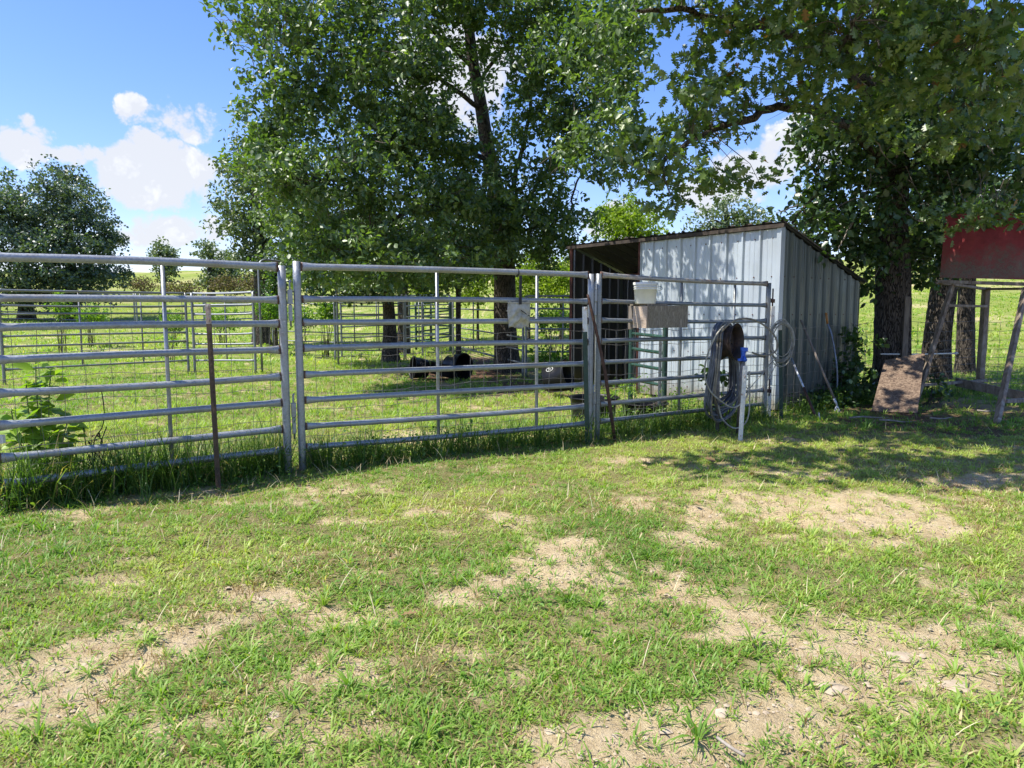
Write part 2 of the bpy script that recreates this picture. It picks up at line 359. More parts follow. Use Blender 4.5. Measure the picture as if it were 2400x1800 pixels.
M_LEAFF = leaf_mat('far_leaves', (.065,.10,.055), (.105,.15,.075), (.17,.21,.09), .28, .45, .6)
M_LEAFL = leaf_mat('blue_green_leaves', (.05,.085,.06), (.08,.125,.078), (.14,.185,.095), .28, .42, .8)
M_WEED = leaf_mat('weed_leaves', (.07,.15,.02), (.13,.25,.032), (.26,.37,.05), .42, .45, .4)
M_BRUSH = leaf_mat('brown_brush', (.10,.075,.05), (.17,.13,.08), (.14,.16,.05), .2, .8, .2)
M_GRASS = leaf_mat('grass_blades', (.085,.19,.03), (.19,.325,.05), (.40,.47,.11), .38, .5, .35, (.60,.49,.28))
M_TALL = leaf_mat('tall_grass_blades', (.045,.105,.018), (.09,.175,.028), (.20,.28,.06), .36, .45, .4, (.46,.37,.19))  # greens lowered so the gate's shade sits in the blade colour
M_DRYG = leaf_mat('dry_stems', (.17,.10,.055), (.28,.18,.09), (.42,.31,.17), .25, .8, .2)
M_STRAW = leaf_mat('pale_straw', (.38,.31,.18), (.52,.44,.27), (.62,.56,.38), .2, .7, .2)

def ground_mat():
    m, nt, b, o = mat('pasture_soil')
    d = attr(nt, 'dirt').outputs['Fac']
    far = attr(nt, 'far').outputs['Fac']
    sh = attr(nt, 'litter').outputs['Fac']  # leaf litter, plus shade painted into the soil by the stand
    n = tnoise(nt, 7, 8, .7); nf = tnoise(nt, 90, 5, .75); nm = tnoise(nt, .16, 6, .6); nb = tnoise(nt, 1.4, 6, .65)
    soil = ramp(nt, n, [(.3,(.46,.34,.18)),(.5,(.64,.50,.285)),(.7,(.76,.63,.395))])
    soil = mixc(nt, maprange(nt, nf, .52, .7, 0, .6), soil, (.62,.53,.41))
    soil = mixc(nt, maprange(nt, nf, .46, .34, 0, .6), soil, (.24,.17,.12))
    lit = ramp(nt, tnoise(nt, 45, 5, .8), [(.35,(.07,.04,.025)),(.55,(.17,.10,.06)),(.7,(.32,.21,.13))])
    soil = mixc(nt, sh, soil, lit)
    thatch = ramp(nt, nf, [(.3,(.13,.13,.04)),(.55,(.27,.24,.10)),(.75,(.44,.37,.20))])
    g = ramp(nt, nb, [(.3,(.15,.20,.035)),(.5,(.21,.26,.05)),(.7,(.29,.31,.07))])
    g = mixc(nt, maprange(nt, nm, .45, .7, 0, .7), g, (.25,.30,.055))
    g = mixc(nt, maprange(nt, tnoise(nt, 6, 6, .8), .5, .75, 0, .5), g, (.08,.13,.02))
    base = mixc(nt, far, thatch, g)
    c = mixc(nt, d, base, soil)
    nt.links.new(c, b.inputs['Base Color']); b.inputs['Roughness'].default_value = .95; b.inputs['Specular IOR Level'].default_value = .15
    hh = mathn(nt, 'ADD', nf, mathn(nt, 'MULTIPLY', n, .8)); bump(nt, b, mathn(nt, 'ADD', hh, mathn(nt, 'MULTIPLY', tnoise(nt, 22, 4, .6), 1.2)), .9, .03)
    return m
M_GROUND = ground_mat()
M_STONE = noisy_mat('limestone_gravel', [(.3,(.28,.22,.15)),(.6,(.42,.34,.24)),(.8,(.52,.46,.37))], 20, .9, 0, .4, 60)

# ------------------------------------------------------------------ mesh builder
ORG = {}
def smooth(P, k):
    out = []; n = len(P)
    for i in range(n-1):
        p0, p1, p2, p3 = P[max(i-1,0)], P[i], P[i+1], P[min(i+2,n-1)]
        for j in range(k*2):
            t = j/(k*2); out.append(.5*((2*p1)+(p2-p0)*t+(2*p0-5*p1+4*p2-p3)*t*t+(3*p1-p0-3*p2+p3)*t**3))
    out.append(P[-1]); return out

class MB:
    def __init__(s): s.v = []; s.f = []; s.sm = []; s.mi = []; s.att = []
    def add(s, vs, fs, smooth=False, mi=0, att=0.0):
        b = len(s.v); s.v += [tuple(q) for q in vs]
        s.att += (list(att) if isinstance(att, (list, tuple)) else [att]*len(vs))
        for f in fs: s.f.append(tuple(b+i for i in f)); s.sm.append(smooth); s.mi.append(mi)
    def box(s, c, sz, rot=None, mi=0, bev=0.0):
        c = Vector(c); hx, hy, hz = [q/2 for q in sz]
        M = rot if rot is not None else Matrix.Identity(3)
        if bev <= 0: bev = min(hx, hy, hz)*.12
        bm_v = []; k = bev
        # chamfered box: 24 vertices
        import itertools
        idx = {}
        for sx, sy, sz_ in itertools.product((-1,1), repeat=3):
            for ax in range(3):
                p = [sx*(hx-(0 if ax == 0 else k)), sy*(hy-(0 if ax == 1 else k)), sz_*(hz-(0 if ax == 2 else k))]
                idx[(sx, sy, sz_, ax)] = len(bm_v); bm_v.append(c + M @ Vector(p))
        F_ = []
        for ax in range(3):
            o = [a for a in range(3) if a != ax]
            for sg in (-1, 1):
                q = []
                for (a, b2) in ((-1,-1),(1,-1),(1,1),(-1,1)):
                    t = [0,0,0]; t[ax] = sg; t[o[0]] = a; t[o[1]] = b2; q.append(idx[(*t, ax)])
                flip = (sg < 0) != (ax == 1)
                F_.append(q[::-1] if flip else q)
        for ax in range(3):       # edges
            o = [a for a in range(3) if a != ax]
            for a in (-1,1):
                for b2 in (-1,1):
                    t0 = [0,0,0]; t1 = [0,0,0]; t0[ax] = -1; t1[ax] = 1
                    for t in (t0, t1): t[o[0]] = a; t[o[1]] = b2
                    F_.append([idx[(*t0, o[0])], idx[(*t1, o[0])], idx[(*t1, o[1])], idx[(*t0, o[1])]])
        for sx, sy, sz_ in itertools.product((-1,1), repeat=3):
            F_.append([idx[(sx,sy,sz_,0)], idx[(sx,sy,sz_,1)], idx[(sx,sy,sz_,2)]])
        s.add(bm_v, F_, False, mi)
    def beam(s, a, b, w, t, up=(0,0,1), mi=0):
        a = Vector(a); b = Vector(b); d = (b-a); L = d.length; z = d.normalized()
        x = Vector(up).cross(z)
        if x.length < 1e-3: x = Vector((1,0,0)).cross(z)
        x.normalize(); y = z.cross(x)
        M = Matrix((x, y, z)).transposed()
        s.box((a+b)/2, (w, t, L), M, mi)
    def tube(s, pts, rad, seg=8, cap=True, mi=0, prof=None, att=None, up=None):
        """prof: per point (sx,sz) multipliers of the section (sideways, upwards)"""
        pts = [Vector(p) for p in pts]; n = len(pts)
        if not isinstance(rad, (list, tuple)): rad = [rad]*n
        vs = []; at_ = []; ref = None
        for i, p in enumerate(pts):
            t = (pts[min(i+1, n-1)]-pts[max(i-1, 0)]).normalized()
            if up is not None: r_ = Vector(up)
            elif ref is None: r_ = Vector((0,0,1)) if abs(t.z) < .9 else Vector((1,0,0))
            else: r_ = ref
            x = r_.cross(t)
            if x.length < 1e-4: x = Vector((0,1,0)).cross(t)
            x.normalize(); y = t.cross(x); ref = y
            sx, sy = prof[i] if prof else (1, 1)
            for k in range(seg):
                a = 2*math.pi*k/seg
                vs.append(p + x*(math.cos(a)*rad[i]*sx) + y*(math.sin(a)*rad[i]*sy))
                at_.append(att[i] if att else 0.0)
        fs = [(i*seg+k, i*seg+(k+1) % seg, (i+1)*seg+(k+1) % seg, (i+1)*seg+k) for i in range(n-1) for k in range(seg)]
        if cap: fs += [tuple(range(seg))[::-1], tuple((n-1)*seg+k for k in range(seg))]
        s.add(vs, fs, True, mi, at_)
    def lathe(s, prof, c, axis=(0,0,1), seg=24, mi=0):
        c = Vector(c); z = Vector(axis).normalized(); x = z.orthogonal().normalized(); y = z.cross(x)
        vs = []; n = len(prof)
        for r, h in prof:
            for k in range(seg):
                a = 2*math.pi*k/seg; vs.append(c + z*h + x*(r*math.cos(a)) + y*(r*math.sin(a)))
        fs = [(i*seg+k, i*seg+(k+1) % seg, (i+1)*seg+(k+1) % seg, (i+1)*seg+k) for i in range(n-1) for k in range(seg)]
        s.add(vs, fs, True, mi)
    def build(s, name, mats, parent=None, loc=None, use_att=False):
        me = bpy.data.meshes.new(name)
        o_ = Vector(ORG.get(parent.name, (0,0,0))) if parent else Vector(loc if loc is not None else (0,0,0))
        vs = [(a-o_.x, b-o_.y, c-o_.z) for a, b, c in s.v]
        me.from_pydata(vs, [], s.f)
        if not isinstance(mats, (list, tuple)): mats = [mats]
        for m in mats: me.materials.append(m)
        me.polygons.foreach_set('use_smooth', s.sm); me.polygons.foreach_set('material_index', s.mi)
        if use_att or any(s.att):
            a = me.attributes.new('rust', 'FLOAT', 'POINT'); a.data.foreach_set('value', s.att)
        ob = bpy.data.objects.new(name, me); COL.objects.link(ob)
        if parent: ob.parent = parent; ORG[ob.name] = tuple(o_)
        else: ob.location = o_; ORG[ob.name] = tuple(o_)
        me.update()
        return ob

def tag(o, label=None, cat=None, group=None, kind=None):
    if label: o['label'] = label
    if cat: o['category'] = cat
    if group: o['group'] = group
    if kind: o['kind'] = kind
    return o
def thing(name, loc, label, cat, group=None):
    o = bpy.data.objects.new(name, None); COL.objects.link(o); o.location = loc; o.empty_display_size = .1
    ORG[o.name] = tuple(loc); return tag(o, label, cat, group)

def npmesh(name, V, loops, sizes, m, parent=None, attrs=None, smooth=False, vattrs=None):
    me = bpy.data.meshes.new(name)
    o_ = np.array(ORG.get(parent.name, (0,0,0))) if parent else np.zeros(3)
    V = V - o_
    me.vertices.add(len(V)); me.vertices.foreach_set('co', V.astype(np.float32).ravel())
    me.loops.add(len(loops)); me.loops.foreach_set('vertex_index', loops.astype(np.int32))
    st = np.zeros(len(sizes), np.int32); st[1:] = np.cumsum(sizes)[:-1]
    me.polygons.add(len(sizes)); me.polygons.foreach_set('loop_start', st); me.polygons.foreach_set('loop_total', sizes.astype(np.int32))
    me.update(calc_edges=True)
    if smooth: me.polygons.foreach_set('use_smooth', np.ones(len(sizes), bool))
    for k, a in (attrs or {}).items():
        at_ = me.attributes.new(k, 'FLOAT', 'FACE'); at_.data.foreach_set('value', a.astype(np.float32))
    for k, a in (vattrs or {}).items():
        at_ = me.attributes.new(k, 'FLOAT', 'POINT'); at_.data.foreach_set('value', a.astype(np.float32))
    me.materials.append(m)
    ob = bpy.data.objects.new(name, me); COL.objects.link(ob)
    if parent: ob.parent = parent; ORG[ob.name] = tuple(o_)
    return ob

def instmesh(name, T, TF, P, X, Y, Z, S, m, parent=None, rnd=None):
    """T: template verts (k,3), TF: faces; P positions, X/Y/Z frames, S (n,) or (n,3) scale"""
    n = len(P); k = len(T)
    if S.ndim == 1: S = np.stack([S, S, S], 1)
    V = (P[:, None, :] + T[None, :, 0, None]*X[:, None, :]*S[:, 0, None, None] + T[None, :, 1, None]*Y[:, None, :]*S[:, 1, None, None]
         + T[None, :, 2, None]*Z[:, None, :]*S[:, 2, None, None]).reshape(-1, 3)
    fl = np.concatenate([np.array(f) for f in TF]); fs = np.array([len(f) for f in TF])
    loops = (fl[None, :] + (np.arange(n)*k)[:, None]).ravel(); sizes = np.tile(fs, n)
    r = RNG.random(n) if rnd is None else rnd
    return npmesh(name, V, loops, sizes, m, parent, {'rnd': np.repeat(r, len(TF))})

def norm(a): return a/np.maximum(np.linalg.norm(a, axis=1, keepdims=True), 1e-9)

# leaf templates: y along the leaf, x across, z out of plane
LEAF_SIMPLE = (np.array([(0,0,0),(.22,.35,.07),(.18,.7,.05),(0,1,-.08),(-.18,.7,.05),(-.22,.35,.07),(0,.5,-.01)]), [(0,1,6),(1,2,6),(2,3,6),(3,4,6),(4,5,6),(5,0,6)])
LEAF_RHOMB = (np.array([(0,0,0),(.26,.48,.06),(0,1,-.06),(-.26,.48,.06)]), [(0,1,2),(0,2,3)])
_ol = [(0,0),(.04,.12),(.15,.19),(.22,.25),(.18,.32),(.08,.37),(.22,.45),(.32,.53),(.28,.61),(.10,.61),(.20,.71),(.25,.80),(.17,.87),(.07,.84),(.07,.94),(0,1.0)]
_pts = [(x, y, .28*x) for x, y in _ol]
_left = [(-x, y, z) for x, y, z in _pts[1:-1]]
_V = _pts+_left; _n = len(_pts)
_F = [tuple(range(_n)), tuple([0]+list(range(_n, _n+len(_left)))+[_n-1])[::-1]]     # one flat half either side of the midrib
LEAF_OAK = (np.array(_V), _F)

# ------------------------------------------------------------------ the ground
def grid_lines(lo, hi, nlo, nhi, fine, grow):
    out = list(np.arange(nlo, nhi+1e-6, fine)); s = fine; x = nhi
    while x < hi: s *= grow; x += s; out.append(min(x, hi+s))
    s = fine; x = nlo; lowp = []
    while x > lo: s *= grow; x -= s; lowp.append(x)
    return np.array(lowp[::-1]+out)
def build_ground():
    xs = grid_lines(-320, 320, -6, 6, .065, 1.12); ys = grid_lines(-60, 420, 1.2, 12, .065, 1.05)
    Xg, Yg = np.meshgrid(xs, ys); x = Xg.ravel(); y = Yg.ravel()
    z = terr_np(x, y); d = dirt_np(x, y)
    near = np.clip((14-y)/3, 0, 1)*(np.abs(x) < 8)
    z = z + near*((vnoise(x, y, 9, 5)-.5)*.02+(vnoise(x, y, 22, 6)-.5)*.008) - d*near*.012
    nx, ny = len(xs), len(ys)
    i = np.arange((nx-1)*(ny-1)); r, c = i//(nx-1), i % (nx-1)
    a = r*nx+c
    loops = np.stack([a, a+1, a+nx+1, a+nx], 1).ravel()
    far = np.clip((y-11)/12, 0, 1)
    lit = np.clip(field(x, y, _blob([(1090,872,190,30,1.3),(1240,905,150,26,1.3),(2200,985,330,40,1.5),(1960,1000,160,25,1.2)]))*1.3-.2, 0, 1)  # darkens soil: leaf litter under the tree, shade painted in by the stand
    g = npmesh('ground', np.stack([x, y, z], 1), loops, np.full(len(a), 4), M_GROUND, vattrs={'dirt': d, 'far': far, 'litter': lit}, smooth=True)
    tag(g, kind='structure')
build_ground()

# ------------------------------------------------------------------ shed
def build_shed():
    O = Vector((3.84, 10.3, 0)); a = R(37)
    u = Vector((-math.sin(a), math.cos(a), 0)); w = Vector((math.cos(a), math.sin(a), 0))
    L, D, HF, HB = 4.47, 2.3, 2.69, 1.93; WL = 2.66
    th = thing('metal_shed', O, 'pale corrugated metal shed with slanted roof and one dark open bay', 'shed')
    nf = -w; ns = -u
    def ribbed(p, d, n, length, hfun, pitch, nmin=2, amp=.036):
        # standing sheet with trapezoid ribs and small minor ribs; thickness .004
        prof = []; x = 0.0
        while x < length-1e-6:
            prof += [(x, 0), (x+.013, amp), (x+.040, amp), (x+.058, 0)]
            for k in range(nmin):
                q = x+.058+(pitch-.058)*(k+1)/(nmin+1); prof += [(q-.014, 0), (q-.006, .005), (q+.006, .005), (q+.014, 0)]
            x += pitch
        prof = [(min(q, length), h) for q, h in prof if q <= length+.02]
        m = MB(); vs = []; fs = []
        rows = 6
        for i, (q, h) in enumerate(prof):
            H = hfun(q)
            for r in range(rows+1):
                z = .02+(H-.02)*r/rows
                wob = .004*math.sin(z*5+q*7)+.003*math.sin(q*13)
                vs.append(p + d*q + n*(h+wob) + Vector((0,0,z)))
            
        k = rows+1
        for i in range(len(prof)-1):
            for r in range(rows): fs.append((i*k+r, (i+1)*k+r, (i+1)*k+r+1, i*k+r+1))
        nb = len(vs); m.add(vs, fs)
        if nmin == 2:
            for z in (.22, .8, 1.4, 1.95, 2.5):
                q = .125
                while q < length:
                    if z < hfun(q)-.05: m.lathe([(.011,.0),(.010,.004),(.006,.009),(.0005,.010)], p+d*q+n*.003+Vector((0,0,z)), n, 6, mi=1)
                    q += pitch
        back = [v - n*.004 for v in vs]; m.add(back, [f[::-1] for f in fs])
        return m
    slope = lambda q: HF + (HB-HF)*q/D
    ribbed(O, u, nf, WL, lambda q: HF-.06, .2955, 2).build('front_wall', [M_SHEET, M_TRIM], th)
    ribbed(O, w, ns, D, lambda q: slope(q)-.03, .24, 2).build('side_wall', [M_SHEET_SHADE, M_TRIM], th)
    ribbed(O+u*L, w, -ns, D, lambda q: slope(q)-.03, .24, 1).build('side_wall', M_SHEET_SHADE, th)
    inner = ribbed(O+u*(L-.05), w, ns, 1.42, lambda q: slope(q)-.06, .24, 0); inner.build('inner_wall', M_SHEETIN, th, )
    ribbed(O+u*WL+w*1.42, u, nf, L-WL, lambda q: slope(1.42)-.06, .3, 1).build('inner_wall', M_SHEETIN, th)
    ribbed(O+w*D, u, w, L, lambda q: HB-.03, .3, 1).build('back_wall', M_SHEET_SHADE, th)
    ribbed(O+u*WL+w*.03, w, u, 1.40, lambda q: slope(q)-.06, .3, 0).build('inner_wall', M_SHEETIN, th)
    # roof: ribbed sheet with slight overhang, thickness by a second skin
    m = MB(); vs = []; prof = []; x = -.08
    while x < L+.08: prof += [(x, 0), (x+.012, .028), (x+.042, .028), (x+.058, 0)]; x += .2955
    prof.append((L+.09, 0))
    for q, h in prof:
        for s_ in (-.07, D+.1):
            vs.append(O+u*q+w*s_+Vector((0,0,slope(s_)+h)))
    fs = [(2*i, 2*i+2, 2*i+3, 2*i+1) for i in range(len(prof)-1)]
    m.add(vs, fs); low = [v-Vector((0,0,.006)) for v in vs]; m.add(low, [f[::-1] for f in fs], mi=1)
    roof = m.build('roof', [M_ROOF, M_SHEETIN], th)
    # eave trim, leaf litter lumps along the front edge
    e = MB(); e.beam(O+u*-.09+nf*.062+Vector((0,0,HF-.03)), O+u*(L+.09)+nf*.062+Vector((0,0,HF-.03)), .030, .055)
    e.build('eave_trim', M_ROOF, roof)
    l = MB()
    for i in range(150):
        q = random.uniform(-.05, L); s_ = random.uniform(-.05, .15); c = O+u*q+w*s_+Vector((0,0,slope(s_)+.015))
        r_ = random.uniform(.008, .022)
        l.tube([c-u*r_*2, c+u*r_*.5+Vector((0,0,r_*.4)), c+u*r_*2], [r_*.4, r_, r_*.3], 5)
    l.build('leaf_litter', M_ROOF, roof)['kind'] = 'stuff'
    f = MB(); f.beam(O+u*(L-.02)+nf*.03, O+u*(L-.02)+nf*.03+Vector((0,0,HF-.05)), .06, .05); f.build('post', M_TRIM, th)
    f = MB(); f.beam(O+u*(WL+.03)+nf*.012, O+u*(WL+.03)+nf*.012+Vector((0,0,HF-.05)), .03, .05); f.build('post', M_TRIM, th)
    # white corner trim
    c = MB(); c.beam(O+ns*.034+nf*.002+Vector((0,0,.02)), O+ns*.034+nf*.002+Vector((0,0,HF-.04)), .012, .10, up=w)
    c.beam(O+nf*.034+Vector((0,0,.02)), O+nf*.034+Vector((0,0,HF-.04)), .012, .07, up=u)
    c.build('corner_trim', M_SHEET, th)
    # horizontal girts on the inside of the bay
    g = MB()
    g.beam(O+u*(L-.10)+w*.05+Vector((0,0,1.25)), O+u*(L-.10)+w*1.4+Vector((0,0,1.25)), .04, .05); g.build('girt', M_TRIM, th); g = MB()
    g.beam(O+u*(WL+.05)+w*1.33+Vector((0,0,slope(1.33)-.08)), O+u*(L-.06)+w*1.33+Vector((0,0,slope(1.33)-.08)), .05, .06)
    g.build('girt', M_TRIM, th)
    return O, u, w
SH_O, SH_U, SH_W = build_shed()

# ------------------------------------------------------------------ livestock gates and panels
FR8 = [0, .176, .304, .446, .592, .735, .882, 1.0]
def gate(name, label, p0, p1, top=1.85, bot=.21, fr=FR8, stays=(.45,), m=M_GALV, pr=.031, rr=.0245, seg=10, group=None, cat='gate', zt=(0, 0), rust=True, flare=True,
         m_top=None, post_ext=(0, 0), z_ter=True, stay_r=.017, sag=0.0, postm=None):
    p0 = Vector((*p0, 0)); p1 = Vector((*p1, 0))
    z0 = terr(p0.x, p0.y) if z_ter else 0; z1 = terr(p1.x, p1.y) if z_ter else 0
    d = (p1-p0); L = d.length; t = d.normalized(); nrm = Vector((t.y, -t.x, 0))
    th = thing(name, (p0.x, p0.y, z0), label, cat, group)
    def P(s, h, off=0):
        zb = z0+zt[0]+(z1+zt[1]-z0-zt[0])*s/L
        return p0 + t*s + Vector((0,0,zb+h)) + nrm*off
    for k, (s, ext) in enumerate(((0, post_ext[0]), (L, post_ext[1]))):
        q = MB(); a = P(s, -.06); b = P(s, top+.012+ext)
        n = 9; pts = [a.lerp(b, i/n) for i in range(n+1)]
        att = [.15]*(n+1); q.tube(pts, pr, seg+4, att=att)
        q.build('post', postm or m, th)
    for i, f in enumerate(fr):
        h = top - (top-bot)*f
        q = MB(); g = pr*.82; n = 14
        ss = [g, g+.03, g+.07, g+.13]+[g+.13+(L-2*g-.26)*j/n for j in range(1, n)]+[L-g-.13, L-g-.07, L-g-.03, L-g]
        wob = random.uniform(-.012, .010)
        pts = []; prof = []; att = []
        for s in ss:
            e = min(s-g, L-g-s); k = max(0, 1-e/.13); k = k*k*(3-2*k)
            pts.append(P(s, h + wob*math.sin(math.pi*s/L)*1.5, wob*math.sin(math.pi*s/L)*2))
            prof.append((1-.62*k, 1+.42*k) if flare else (1, 1))
            att.append((.95 if e < .02 else (.5 if e < .04 else 0)) if rust else 0)
        q.tube(pts, rr*(1.12 if i == 0 else 1), seg, prof=prof, att=att, up=(0,0,1))
        q.build('rail', (m_top if (m_top and i == 0) else m), th)
    for s in stays:
        q = MB(); q.tube([P(L*s, top-.01, -rr-stay_r*.4), P(L*s, (top+bot)/2, -rr-stay_r*.4), P(L*s, bot+.005, -rr-stay_r*.4)], stay_r, 8, prof=[(1,1)]*3)
        q.build('stay', m, th)
    return th, P, L, t, nrm

# positions measured from the photograph
G1a = at(-34, 850, 5.06); G1b = at(667, 850, 6.36)
G2a = at(702, 850, 6.42); G2b = at(1383, 850, 7.86)
G3a = at(1401, 850, 7.93); G3b = at(1797, 800, 9.72)
near_grp = 'eight rail galvanised gates in the front fence'
g1 = gate('livestock_gate', 'galvanised eight rail gate at the left behind the brown steel post', G1a.xy, G1b.xy, stays=(.555,), pr=.036, rr=.029, group=near_grp, zt=(.0, 0))
g2 = gate('livestock_gate', 'galvanised eight rail gate with the canvas bag hanging on it', G2a.xy, G2b.xy, stays=(.43, .79), pr=.034, rr=.0272, group=near_grp, post_ext=(.035, 0))
g3 = gate('livestock_gate', 'eight rail gate with rust streaked top rail in front of the shed', G3a.xy, G3b.xy, stays=(.45, .78), pr=.033, rr=.0255, group=near_grp, m=M_GALV2, m_top=M_GALVR, zt=(0, -.01))

def latch(th, base, t, z, m=M_GALV):
    q = MB()
    q.beam(base+Vector((0,0,z)), base+Vector((0,0,z+.13)), .045, .04, up=t)
    q.beam(base+Vector((0,0,z-.15)), base+Vector((0,0,z-.005)), .036, .03, up=t)
    q.tube([base+Vector((0,0,z-.20)), base+Vector((0,0,z+.20)), base+Vector((0,0,z+.215))+t*.01], .009, 6)
    q.build('hinge', m, th)
_m = (Vector((*G1b.xy,0))+Vector((*G2a.xy,0)))/2
_zt = terr(_m.x, _m.y)
latch(g2[0], _m+Vector((0,0,_zt)), g2[3], 1.52); latch(g2[0], _m+Vector((0,0,_zt)), g2[3], .50)
_m2 = (Vector((*G2b.xy,0))+Vector((*G3a.xy,0)))/2
latch(g3[0], _m2+Vector((0,0,0)), g3[3], 1.56); latch(g3[0], _m2, g3[3], .42)
_e = Vector((*G3b.xy, 0))
q = MB()
for z in (1.60, .36):
    q = MB(); q.beam(_e+g3[3]*.03+Vector((0,0,z)), _e+g3[3]*.12+Vector((0,0,z-.01)), .05, .05)
    q.tube([_e+g3[3]*.10+Vector((0,0,z-.08)), _e+g3[3]*.10+Vector((0,0,z+.16))], .010, 6)
    q.build('hinge', M_RUST, g3[0])
# pale plate at the far left post
q = MB(); b0 = Vector((*G1a.xy, 0)); q.beam(b0+g1[3]*.055+Vector((0,0,.50)), b0+g1[3]*.055+Vector((0,0,.56)), .03, .05); q.build('latch_plate', M_WHITEP, g1[0])

# white channel post beside the shed corner
c = at(1803, 900, 9.9)
q = MB(); p = Vector((c.x, c.y, 0))
for (z0, z1, w_) in ((-.05, .40, .07), (.42, 1.0, .10), (1.01, 1.52, .085)):
    q.beam(p+Vector((0,0,z0)), p+Vector((0,0,z1)), w_, .05)
tag(q.build('hinge_post', M_WHITEP, None, p), 'square white post between the shed corner and the rust streaked gate', 'post')

# woven wire on the gates and beyond
def wire_fence(name, label, pts, top, rows, step, off=(0,0), r=.0023, m=M_WIRE, cat='wire fence', group=None, seed=1, skip=None):
    rnd = random.Random(seed); q = MB()
    P = [Vector((p[0]+off[0], p[1]+off[1], 0)) for p in pts]
    cum = [0]
    for a, b in zip(P, P[1:]): cum.append(cum[-1]+(b-a).length)
    tot = cum[-1]
    def pos(s):
        s = max(0, min(tot, s))
        for i in range(len(P)-1):
            if s <= cum[i+1]+1e-9:
                p = P[i].lerp(P[i+1], (s-cum[i])/max(1e-9, cum[i+1]-cum[i])); return Vector((p.x, p.y, terr(p.x, p.y)))
    hs = [top*f for f in rows]; ph = [rnd.uniform(0, 6) for _ in hs]
    n = int(tot/step)
    for h, f in zip(hs, ph):
        pl = []
        for i in range(n*2+1):
            s = i*step/2; pl.append(pos(s)+Vector((0,0,h+.012*math.sin(s*2.1+f)+rnd.uniform(-.005,.005))))
        q.tube(pl, r*1.15, 3, cap=False)
    for i in range(n+1):
        s = i*step; base = pos(s); lean = rnd.uniform(-.04, .04)
        dr = pos(min(tot, s+.05))-base
        dr = dr.normalized() if dr.length > 1e-6 else Vector((1,0,0))
        q.tube([base+dr*(lean*(h/top)+rnd.uniform(-.008,.008))+Vector((0,0,h)) for h in [0]+hs[::-1]], r, 3, cap=False)
    o = q.build(name, m, None, pos(0)); tag(o, label, cat, group); return o
ROWS = [1, .86, .72, .58, .46, .35, .24, .14, .05]
n1 = g2[4]*-.055
wg = 'woven wire sheets tied to the front gates'
wire_fence('wire_mesh', 'woven wire tied low on the left gate near the leafy weed', [G1a.xy, G1b.xy], 1.33, ROWS, .155, n1.xy, seed=2, group=wg)
wire_fence('wire_mesh', 'woven wire tied behind the gate that carries the canvas bag', [G2a.xy, G2b.xy], 1.22, ROWS, .155, n1.xy, seed=3, group=wg)
wire_fence('wire_mesh', 'woven wire behind the rust streaked gate and across the shed side', [G3a.xy, G3b.xy, (4.25, 10.25), (5.9, 11.45)], 1.24, ROWS, .16, n1.xy, seed=4, group=wg, r=.0028)
wire_fence('wire_mesh', 'sagging wire fence from the shed past the right hand tree trunks', [(5.75, 12.1), (7.4, 13.3), (10.2, 13.6), (14, 13.9)], 1.25, ROWS, .28, (0,0), seed=5, r=.004)

# far pens
pg = 'galvanised corral panels of the back pens'
def pp(u, Y): 
    c = at(u, 780, Y); return (c.x, c.y)
def panel(label, u0, Y0, u1, Y1, stays, nr=7, top=1.85, bot=.3, name='corral_panel', m=M_GALV2, rr=.021, pr=.03, seg=7, fr=None, group=pg, **k):
    fr = fr or [i/(nr-1) for i in range(nr)]
    return gate(name, label, pp(u0, Y0), pp(u1, Y1), top=top, bot=bot, fr=fr, stays=stays, m=m, pr=pr, rr=rr, seg=seg, group=group, rust=False, stay_r=.018, cat='corral panel', **k)
panel('long middle distance panel behind the left gate', 2, 13.9, 438, 16.5, (.39, .73), 7, fr=[0,.19,.30,.58,.71,.85,1])
panel('short panel right of the long one, left of the tall arch', 453, 16.5, 596, 16.2, (.53,), 6, fr=[0,.18,.31,.60,.75,1])
fg = 'panels of the farthest pen'
for (u0, u1, lab) in ((-40, 142, 'farthest thin panel under the dark trees at the left edge'), (147, 318, 'farthest thin panel, second from the left edge'),
                 (323, 480, 'farthest thin panel behind the stay of the left gate'), (484, 620, 'farthest thin panel, rightmost below the brown brush')):
    panel(lab, u0, 42, u1, 43, (.33, .67), 5, top=1.75, bot=.15, rr=.035, pr=.05, seg=5, group=fg)
panel('shaded panel left of the black tubs under the big tree', 785, 20.2, 947, 20.6, (.28, .63), 7, fr=[0,.14,.34,.53,.7,.86,1])
panel('second shaded panel angled close behind the left one', 800, 20.9, 960, 23.5, (.5,), 6)
panel('panel behind the lying black tubs', 950, 21.0, 1054, 24.0, (.3, .7), 6)
panel('panel running toward the big tree trunk', 1062, 22.2, 1226, 15.7, (.35, .66), 6, top=1.72)
panel('panel between the big tree trunk and the shed', 1233, 15.6, 1440, 15.4, (.42, .8), 7, top=1.78, fr=[0,.18,.32,.48,.64,.82,1])
panel('far panel seen left of the arch post among weeds', 640, 25, 790, 24, (.5,), 5, top=1.6)
gg = 'green painted gates under the big tree'
panel('green gate crossing behind the shaded panels', 935, 26.5, 1056, 23.0, (.5,), 6, top=1.7, name='green_gate', m=M_GREEN, rr=.03, pr=.04, group=gg)
panel('green gate standing deeper under the big tree', 975, 24.8, 1058, 26.6, (.45,), 5, top=1.6, name='green_gate', m=M_GREEN, rr=.03, pr=.04, group=gg)
panel('narrow pale walk through gate behind the tubs', 990, 21.9, 1022, 22.0, (), 3, top=1.75, name='walk_gate', group=None)
